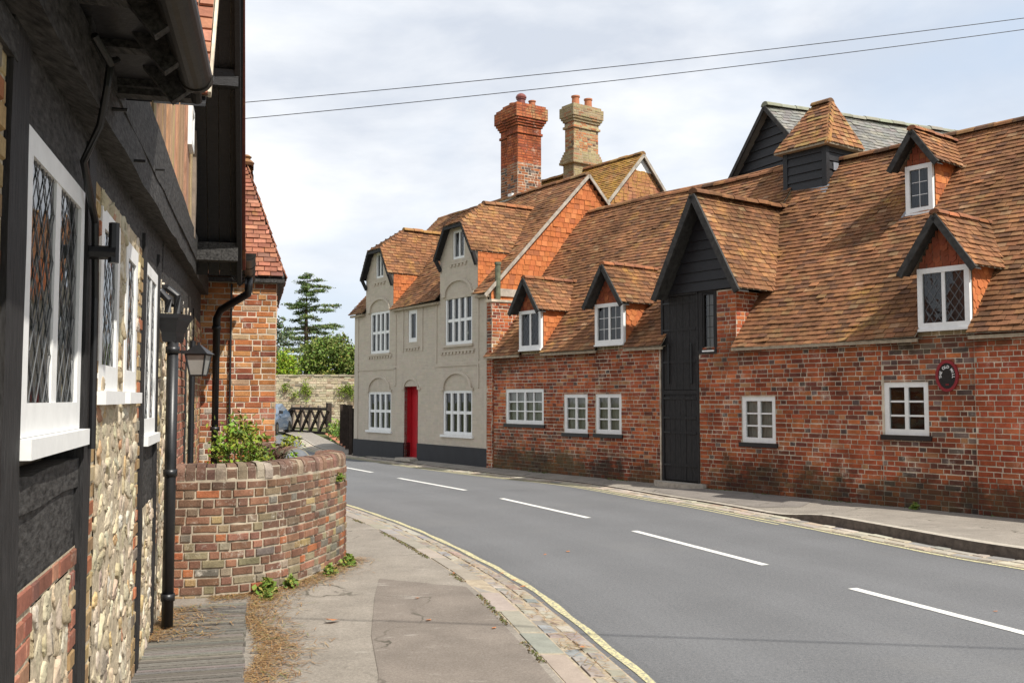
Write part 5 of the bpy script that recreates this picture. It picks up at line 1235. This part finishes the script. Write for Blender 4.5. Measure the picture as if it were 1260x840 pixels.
for (x, y, z, s), lab in zip(wd, wl):
    o = w0 if first else w0.copy()
    if not first: C.objects.link(o)
    first = False; o.location = (x,y,z); o.scale = (s*1.3,s*1.3,s); o.rotation_euler.z = R.uniform(0,6); tag(o, lab, 'weed', 'weeds along the walls')
# fallen leaves, each on its own
lm = MB(); lm.face([(-.5,0,.02),(-.15,.22,.06),(.2,.3,.02),(.5,.02,.10),(.2,-.25,.0),(-.2,-.2,.03)], (.42,.17,.07)); 
lf = [(.62,10.95,.004,.07,'orange leaf lying on the open road surface'), (.36,10.75,.004,.05,'paler leaf on the road beside the orange one'), (.02,9.05,.04,.09,'brown leaf caught in the setts where the leaves gather'), (.10,8.75,.04,.10,'curled leaf on the setts nearest the kerb stone'), (-.10,9.4,.04,.08,'leaf at the far end of the gathered leaves in the setts'), (.47,6.65,.04,.07,'leaf on the setts at the bottom edge of the view'), (-.13,7.1,.06,.05,'small red leaf on the dark pavement panel'), (-.62,7.35,.06,.06,'yellow leaf on the pavement panel'), (-.78,8.15,.06,.06,'pale long leaf lying on the far pavement panel'), (3.86,7.9,.006,.04,'small leaf by the nearest white dash'), (-1.32,7.3,.07,.13,'orange brown curled leaf on the needle litter'), (-.55,9.3,.06,.05,'small dark leaf by the joint of the pavement panel')]
l0 = lm.build('fallen_leaf', 'leaf'); first = True
for (x, y, z, s, lab) in lf:
    o = l0 if first else l0.copy()
    if not first: C.objects.link(o)
    first = False; o.location = (x,y,z); o.scale = (s,s,s); o.rotation_euler = (R.uniform(-.2,.2), R.uniform(-.2,.2), R.uniform(0,6)); tag(o, lab, 'leaf', 'fallen leaves')
# dry needles and crumbs at the pavement edge: nobody could count them
mb = MB(); 
def needle(x, y, z=ZP+.006):
    a = R.uniform(0, 6.28); L = R.uniform(.02,.055); w = .0022; dx, dy = math.cos(a)*L, math.sin(a)*L; nx_, ny_ = -math.sin(a)*w, math.cos(a)*w; z0, z1 = z+R.uniform(0,.018), z+R.uniform(0,.018)
    mb.face([(x-dx-nx_,y-dy-ny_,z0), (x-dx+nx_,y-dy+ny_,z0), (x+dx+nx_,y+dy+ny_,z1), (x+dx-nx_,y+dy-ny_,z1)], pick([(3,(.30,.17,.07)),(2,(.20,.11,.05)),(2,(.38,.26,.12)),(.4,(.16,.17,.05))]))
for k in range(4300):
    s = R.uniform(3.4, 8.4); o = -.66-abs(R.gauss(0,.16))-.12*math.sin(s*3.1)*R.random(); p = FL(s, o, 0); needle(p[0], p[1])
for k in range(1700):
    a = R.uniform(.4, gpf.len-.5); o = -abs(R.gauss(.02,.13)); p = gpf(a, o, 0); needle(p[0], p[1])
for k in range(500): p = PL(R.uniform(9,16), R.uniform(.12,.34), 0); needle(p[0], p[1], .03)
for k in range(700): p = FL(R.uniform(6.8,7.9), -R.uniform(.02,.6)*R.random(), 0); needle(p[0], p[1], .09)
o = mb.build('needle_litter', 'leaf'); tag(o, 'brown dry needle litter along the boardwalk and wall foot', 'litter', kind='stuff')
# moss and grass in the pavement joints and along the mill
mb = MB()
for k in range(900):
    s = R.uniform(-6.2, 6.); f = FM(s, -abs(R.gauss(0,.05)), .1); 
    if math.sin(s*2.3)+math.sin(s*5.1) < .4: continue
    leafq(mb, f, R.uniform(.02,.06), pick([(2,(.09,.14,.03)),(1,(.14,.12,.05))]), up=1)
for k in range(2600):
    a = R.uniform(6, 20); 
    if math.sin(a*1.7)+math.sin(a*4.3) < -.2: continue
    p = PL(a, .575+R.gauss(0,.014), ZP+.006); leafq(mb, p, R.uniform(.012,.03), pick([(2,(.13,.14,.05)),(2,(.17,.12,.06))]), up=1)
o = mb.build('verge_moss', 'leaf'); tag(o, 'moss and grass in the joints of kerb and wall foot', 'moss', kind='stuff')

# ================================================================== FAR END: STONE WALL, RAILING, FENCE, CAR, TREES
sw = thing('stone_wall', (-11,58,0), 'tall pale rubble stone boundary wall behind the railing', 'wall')
FF = Fr((-26, 56.5), (.9985, .055), (-.055, .9985)); mb = MB()
brick_face(mb, FF, 0, 36, 0, 3.0, lambda s, z, h: pick([(4,(.44,.37,.26)),(3,(.50,.43,.31)),(2,(.36,.30,.21)),(1,(.30,.22,.15)),(.5,(.2,.17,.13))]), course=.15, L=.42, proud=.02, rough=.015, joint=.03)
mb.box(FF, 0, 36, .03, .5, 0, 3.0, (1,1,1), 1); mb.build('wall', ['stone', 'mortar_stone'], sw)
mb = MB(); s = 0.
while s < 36: w = R.uniform(.3,.6); mb.box(FF, s, s+w-.02, -.06+R.uniform(-.02,.02), .55, 3.0, 3.10+R.uniform(-.02,.02), pick([(1,(.40,.34,.24)),(1,(.30,.26,.19))]), 0); s += w
mb.build('coping', ['stone'], sw)
for (px_, pz, w, h, n, lab) in ((-9.6,2.15,.8,.45,40,'broad patch of ivy on the far stone wall near the beige house'), (-12.05,2.25,.25,.55,22,'hanging ivy tuft on the middle of the far stone wall'), (-13.2,2.4,.18,.25,10,'small ivy tuft high on the far stone wall, left side'), (-12.7,1.9,.2,.2,8,'small ivy tuft lower on the far stone wall')):
    mb = MB(); yy = 56.5+(px_+26)*.055
    for k in range(n):
        q = (px_+R.gauss(0,w*.5), yy-.12, pz+R.gauss(0,h*.5)); col = pick(YG)
        for j in range(16): leafq(mb, (q[0]+R.gauss(0,.1), q[1]-abs(R.gauss(0,.08))-.02, q[2]+R.gauss(0,.1)), R.uniform(.07,.14), col, up=.3)
    o = mb.build('ivy_patch', 'foliage', loc=(px_,yy,pz)); tag(o, lab, 'ivy', 'ivy on the stone wall')
# timber railing with crossed braces
rl_ = thing('timber_railing', (-9.9,47.5,0), 'dark timber railing with crossed braces before the stone wall', 'railing')
a, b = Vector((-11.4,49.6,.05)), Vector((-8.35,45.2,.05)); n = 5
for k in range(n+1):
    p = a+(b-a)*k/n; h = .95 if k == 0 else (1.45 if k == n else 1.32); mb = MB(); w = .20 if k == n else .13
    q = p+Vector((-.12,-.0,0)); mb.bar(q, q+Vector((0,0,h)), w, w, up=(b-a).normalized()); mb.build('post', 'pale_post' if k < n else 'rail_oak', rl_)
for k in range(n):
    p, q = a+(b-a)*k/n, a+(b-a)*(k+1)/n; h0, h1 = (.70 if k == 0 else 1.12), 1.12; f = Vector((-.08,-.22,0)); mb = MB()
    mb.bar(p+f+Vector((0,0,.05)), q+f+Vector((0,0,h1)), .07, .15, up=(0,0,1)); mb.build('brace', 'rail_oak', rl_)
    mb = MB(); mb.bar(p+f*.5+Vector((0,0,h0)), q+f*.5+Vector((0,0,.05)), .06, .11, up=(0,0,1)); mb.build('brace', 'rail_oak', rl_)
mb = MB(); p1_ = a+(b-a)/n; f = Vector((-.1,-.3,0)); mb.bar(a+f+Vector((0,0,.72)), p1_+f+Vector((0,0,1.16)), .09, .13); mb.bar(p1_+f+Vector((0,0,1.16)), b+f+Vector((0,0,1.16)), .09, .13); mb.build('top_rail', 'rail_oak', rl_)
mb = MB(); mb.bar(a+Vector((0,-.25,.04)), b+Vector((0,-.25,.04)), .16, .12); mb.build('kerb_beam', 'rail_oak', rl_)
fe = thing('board_fence', (-5.2,31.6,0), 'dark close boarded fence beside the left end of the beige house', 'fence')
a, b = Vector((-4.75,29.3,.0)), Vector((-5.95,34.6,.0)); mb = MB(); n = 26
for k in range(n): p, q = a+(b-a)*(k+.06)/n, a+(b-a)*(k+.94)/n; mb.bar(p+Vector((0,0,.7)), q+Vector((0,0,.7)), .03, 1.3+R.uniform(-.02,.02)+.1*(1-k/n), up=(0,0,1))
mb.build('boards', 'rail_oak', fe)
for k in range(4): mb = MB(); p = a+(b-a)*k/3+Vector((-.08,0,0)); mb.bar(p, p+Vector((0,0,1.5)), .1, .1); mb.build('post', 'rail_oak', fe)
shrub('roadside_shrub', (-7.0,40.5,.05), .36, 1.0, .42, 44, .16, [(2,(.10,.17,.03)),(2,(.16,.22,.04)),(1,(.06,.09,.02))], 'green shrub in front of the dark board fence', cl=18, spread=.16)
shrub('roadside_shrub', (-6.35,37.2,.05), .24, .6, .30, 26, .12, [(2,(.10,.17,.03)),(1,(.06,.09,.02))], 'lower green plant hugging the kerb by the fence', 'plant', cl=16, spread=.12)
strip('kerb', lambda t: (-8.3+3.2*t, 44.8-13.2*t, .16), lambda t: (-8.55+3.2*t, 44.7-13.2*t, .10), 8, 'terracotta')
shrub('roadside_shrub', (-13.4,53,.0), .8, .5, .45, 40, .16, [(2,(.26,.32,.05)),(2,(.18,.25,.04))], 'bright yellow green bush at the foot of the stone wall', cl=18, spread=.18)

# parked car, seen mostly behind the cottage
car = thing('parked_car', (-11.75,45.6,0), 'blue grey parked car half hidden behind the brick cottage', 'car')
M['car'] = m_plain('car_paint', (.10,.14,.20), .22, .6, .03, 3, 0); M['tyre'] = m_plain('tyre', (.02,.02,.02), .8, .2, .1, 20, .1); M['lampglass'] = m_plain('lamp_glass', (.7,.72,.75), .08, .7, .05, 20, 0); M['alloy'] = m_plain('alloy', (.5,.5,.52), .25, .5, .05, 20, 0, 1.)
cx, cy = -11.75, 44.4
prof = [(0,.40,.50,.72),(.10,.28,.68,.82),(.5,.22,.84,.86),(1.1,.20,.95,.88),(1.15,.2,.96,.88),(2.0,.2,.98,.89),(3.0,.2,1.0,.89),(3.7,.22,.98,.88),(4.1,.3,.85,.84),(4.2,.42,.72,.76)]
mb = MB(); rings = []
for (y, z0, z1, hw) in prof:
    rings.append([mb.vert((cx+x, cy+y, z)) for x, z in ((-hw*.94,z0),(-hw,z0+.15),(-hw,z1-.18),(-hw*.90,z1),(hw*.90,z1),(hw,z1-.18),(hw,z0+.15),(hw*.94,z0))])
for a, b in zip(rings, rings[1:]):
    for j in range(8): mb.idx([a[j], a[(j+1)%8], b[(j+1)%8], b[j]])
mb.idx(rings[0]); mb.idx(rings[-1]); bo = mb.build('body', 'car', car)
mb = MB(); cab = [(1.05,.95,.78),(1.85,1.42,.60),(3.0,1.45,.60),(3.85,.98,.76)]; rr = [[mb.vert((cx+sg*w,cy+y,z)) for sg in (-1,1)] for y,z,w in cab]
low = [[mb.vert((cx+sg*.80,cy+y,.95)) for sg in (-1,1)] for y,z,w in cab]
for k in range(3): mb.idx([rr[k][0], rr[k][1], rr[k+1][1], rr[k+1][0]], None, 1 if k == 1 else 0); [mb.idx([rr[k][s], rr[k+1][s], low[k+1][s], low[k][s]]) for s in (0,1)]
M['carglass'] = m_plain('car_glass', (.10,.15,.22), .05, .8, .05, 3, 0); mb.build('cabin', ['carglass', 'car'], car)
for sg in (-1, 1):
    mb = MB(); mb.hexa([(cx+sg*.52,cy+.03,.58),(cx+sg*.80,cy+.12,.58),(cx+sg*.82,cy+.3,.60),(cx+sg*.55,cy+.2,.60),(cx+sg*.52,cy+.06,.74),(cx+sg*.80,cy+.16,.76),(cx+sg*.82,cy+.42,.80),(cx+sg*.55,cy+.3,.78)]); mb.build('headlight', 'lampglass', car)
    mb = MB(); mb.hexa([(cx+sg*.84,cy+1.35,.98),(cx+sg*1.0,cy+1.38,.98),(cx+sg*1.0,cy+1.5,.98),(cx+sg*.84,cy+1.5,.98),(cx+sg*.84,cy+1.36,1.14),(cx+sg*1.0,cy+1.39,1.12),(cx+sg*1.0,cy+1.5,1.12),(cx+sg*.84,cy+1.5,1.14)]); mb.build('wing_mirror', 'iron', car)
    for y in (.85, 3.35):
        mb = MB(); mb.tube([(cx+sg*.72,cy+y,.31),(cx+sg*.90,cy+y,.31)], .31, 18); wh = mb.build('wheel', 'tyre', car); mb = MB(); mb.tube([(cx+sg*.89,cy+y,.31),(cx+sg*.905,cy+y,.31)], .2, 14); mb.build('rim', 'alloy', wh)
mb = MB(); mb.hexa([(cx-.6,cy-.02,.36),(cx+.6,cy-.02,.36),(cx+.6,cy+.1,.36),(cx-.6,cy+.1,.36),(cx-.55,cy-.0,.5),(cx+.55,cy-.0,.5),(cx+.55,cy+.1,.5),(cx-.55,cy+.1,.5)]); mb.build('grille', 'iron', car)

# trees
GR = [(3,(.11,.155,.03)),(3,(.14,.185,.035)),(1.4,(.19,.21,.05)),(.7,(.07,.105,.022))]
shrub('broadleaf_tree', (-12.5,67,0), 2.0, 2.2, 1.75, 320, .21, GR, 'large rounded olive green tree above the stone wall', 'tree', stems=14, cl=60, spread=.30, stem_h=4.0, trunk=(.25,2.2))
shrub('broadleaf_tree', (-9.3,69,0), 2.0, 2.2, 1.7, 200, .21, GR, 'smaller green tree half hidden by the left end of the beige house', 'tree', stems=10, cl=52, spread=.30, stem_h=3.4, trunk=(.22,2.0))
shrub('golden_bush', (-14.85,64,0), .75, 1.1, 1.7, 170, .17, [(3,(.22,.30,.02)),(2,(.16,.24,.02)),(1,(.28,.34,.04))], 'bright yellow green bush above the stone wall beside the cottage', 'bush', stems=8, cl=36, spread=.22, stem_h=3.1)
shrub('slim_conifer', (-18.15,76,0), .6, .75, 3.6, 90, .25, [(3,(.14,.17,.10)),(2,(.10,.13,.07))], 'thin pale grey green conifer at the cottage corner', 'tree', stems=6, cl=26, spread=.22, stem_h=4.6, trunk=(.14,3.0))
# cedar with flat tiers
cd = thing('cedar_tree', (-19.0,90,0), 'tall cedar with flat layered branches standing behind the other trees', 'tree')
mb, tb = MB(), MB(); bx_, by_ = -19.0, 90.; H = 13.2
tb.tube([(bx_,by_,-.1),(bx_+.05,by_,4),(bx_-.05,by_,9),(bx_,by_,H-.3)], [.36,.28,.15,.04], 8)
CE = [(3,(.11,.155,.055)),(3,(.135,.18,.06)),(1.3,(.165,.21,.07)),(1,(.07,.105,.04))]
def cedar_branch(z, dx, dy, rise, dens=1.):
    L = math.hypot(dx, dy); st = Vector((bx_, by_, z-rise)); tip = Vector((bx_+dx, by_+dy, z)); mid = (st+tip)/2+Vector((0,0,.06*L))
    tb.tube([st, mid, tip], [.05+.012*L, .04, .012], 5)
    for j in range(int((6+L*9)*dens)):
        t = R.uniform(.18,1.02)**.8; w = .30*min(1., L*.4)*(1.15-t)+.07; c = st+(tip-st)*t+Vector((R.gauss(0,w), R.gauss(0,w*1.3), .20*L*t*(1-t)+R.gauss(0,.07)-.05)); col0 = pick(CE)
        for q in range(22): leafq(mb, c+Vector((R.gauss(0,.17), R.gauss(0,.17), R.gauss(0,.055))), R.uniform(.10,.22), tuple(x*R.uniform(.8,1.3) for x in col0), up=1.4)
for (px_, py_, rs) in ((362,345,.25),(392,343,.2),(370,341,.1),(401,351,.1),(402,358,.1),(368,358,-.2),(390,369,-.1),(347,372,.5),(358,379,.1),(414,375,.25),(410,383,-.1),(361,386,-.3),(357,394,-.2),(393,394,-.4),(417,399,.4),(415,404,.0),(350,404,.1),(352,412,-.1),(408,412,-.2),(348,424,.0),(360,418,-.3),(396,420,-.3),(352,433,-.2),(372,428,-.3),(346,440,-.1),(400,430,-.2),(380,338,.0),(374,350,-.1),(386,361,-.2),(366,370,-.2),(384,380,-.2),(370,399,-.3)):
    cedar_branch(1.7+(490-py_)*.075, (px_-377)*.075, R.uniform(-1.,1.)*abs(px_-377)*.05, rs)
for k in range(26):                                                  # boughs towards and away from the street
    f = R.random(); z = 3.2+(H-3.6)*f; L = min(3.2, .4+(H-z)*.45)*R.uniform(.5,1.); a = R.choice((-1,1))*math.pi/2+R.uniform(-.6,.6); cedar_branch(z, math.cos(a)*L, math.sin(a)*L, R.uniform(-.2,.4), .8)
cedar_branch(H+.05, .2, .1, .4); cedar_branch(H-.2, -.35, .1, .2)
mb.build('crown', 'foliage', cd); tb.build('trunk', 'bark', cd)

# ================================================================== OVERHEAD CABLES
mb = MB(); mb.tube([(-4.5,5.02,5.5), (3.37,3.87,5.45), (16,2.02,5.6)], .013, 6); o = mb.build('overhead_cable', 'iron', loc=(3.4,3.9,5.4)); tag(o, 'overhead cable above the view whose thin shadow crosses the near road', 'cable', 'overhead cables')
for (zl, zr_, lab) in ((6.01, 7.24, 'upper of the two thin overhead cables crossing the sky'), (5.77, 7.07, 'lower of the two thin overhead cables crossing the sky')):
    a, b = Vector((-9.5,14.0,0)), Vector((15.,14.0,0)); sl = (zr_-zl)/(7.35+3.85); pts = []
    for k in range(25):
        p = a+(b-a)*k/24; u = (p.x+3.85)/11.2; p.z = zl+(zr_-zl)*u-.10*4*u*(1-u)*.6; pts.append(tuple(p))
    mb = MB(); mb.tube(pts, .0055, 6); o = mb.build('overhead_cable', 'iron', loc=(0,14,6)); tag(o, lab, 'cable', 'overhead cables')

# ================================================================== LIGHT, SKY, CAMERA
EL, AZ = rad(49), math.atan2(.705, -.709)
S = Vector((math.sin(AZ)*math.cos(EL), math.cos(AZ)*math.cos(EL), math.sin(EL)))
sl = bpy.data.lights.new('sun', 'SUN'); sl.energy = 4.2; sl.angle = rad(.55); sl.color = (1., .95, .87)
so = bpy.data.objects.new('sun', sl); C.objects.link(so); so.rotation_euler = S.to_track_quat('Z', 'Y').to_euler(); so.location = (20,-20,30)
w = bpy.data.worlds.new('World'); bpy.context.scene.world = w; w.use_nodes = True; t = w.node_tree; t.nodes.clear()
out = N(t, 'ShaderNodeOutputWorld'); bg = N(t, 'ShaderNodeBackground'); sk = N(t, 'ShaderNodeTexSky', sky_type='NISHITA', sun_disc=False, sun_elevation=EL, sun_rotation=AZ)
sk.air_density = 1.; sk.dust_density = 1.5; sk.ozone_density = 2.
tc = N(t, 'ShaderNodeTexCoord'); mp = N(t, 'ShaderNodeMapping'); mp.inputs['Scale'].default_value = (1, 1, 2.6); mp.inputs['Location'].default_value = (.3, .15, .0)
t.links.new(tc.outputs['Generated'], mp.inputs[0])
n1 = noise(t, 1.9, 8, .52, mp.outputs[0], .35); n2 = noise(t, 3.1, 7, .55, mp.outputs[0], .2)
cover = ramp(t, n1, [(.28, 0.), (.52, 1.)])
cloud = mix(t, ramp(t, n2, [(.36, 0.), (.66, 1.)]), (5.2, 5.6, 6.3), (8.6, 8.65, 8.7))
blue = mix(t, .72, sk.outputs[0], (5.9, 6.7, 7.8))
col = mix(t, mth(t, 'MULTIPLY', cover, .92), blue, cloud)
t.links.new(col, bg.inputs[0]); bg.inputs[1].default_value = .095; t.links.new(bg.outputs[0], out.inputs[0])
cam = bpy.data.cameras.new('camera'); co = bpy.data.objects.new('camera', cam); C.objects.link(co)
co.location = (0,0,1.7); co.rotation_euler = (math.pi/2+math.atan(70/1200), 0, 0); cam.sensor_width = 36; cam.lens = 36*1200/1260; cam.clip_end = 2000; cam.clip_start = .05
sc = bpy.context.scene; sc.camera = co
sc.view_settings.view_transform = 'Standard'; sc.view_settings.look = 'None'; sc.view_settings.exposure = .5; sc.view_settings.gamma = 1
for o in bpy.data.objects:
    if '_o' in o: del o['_o']
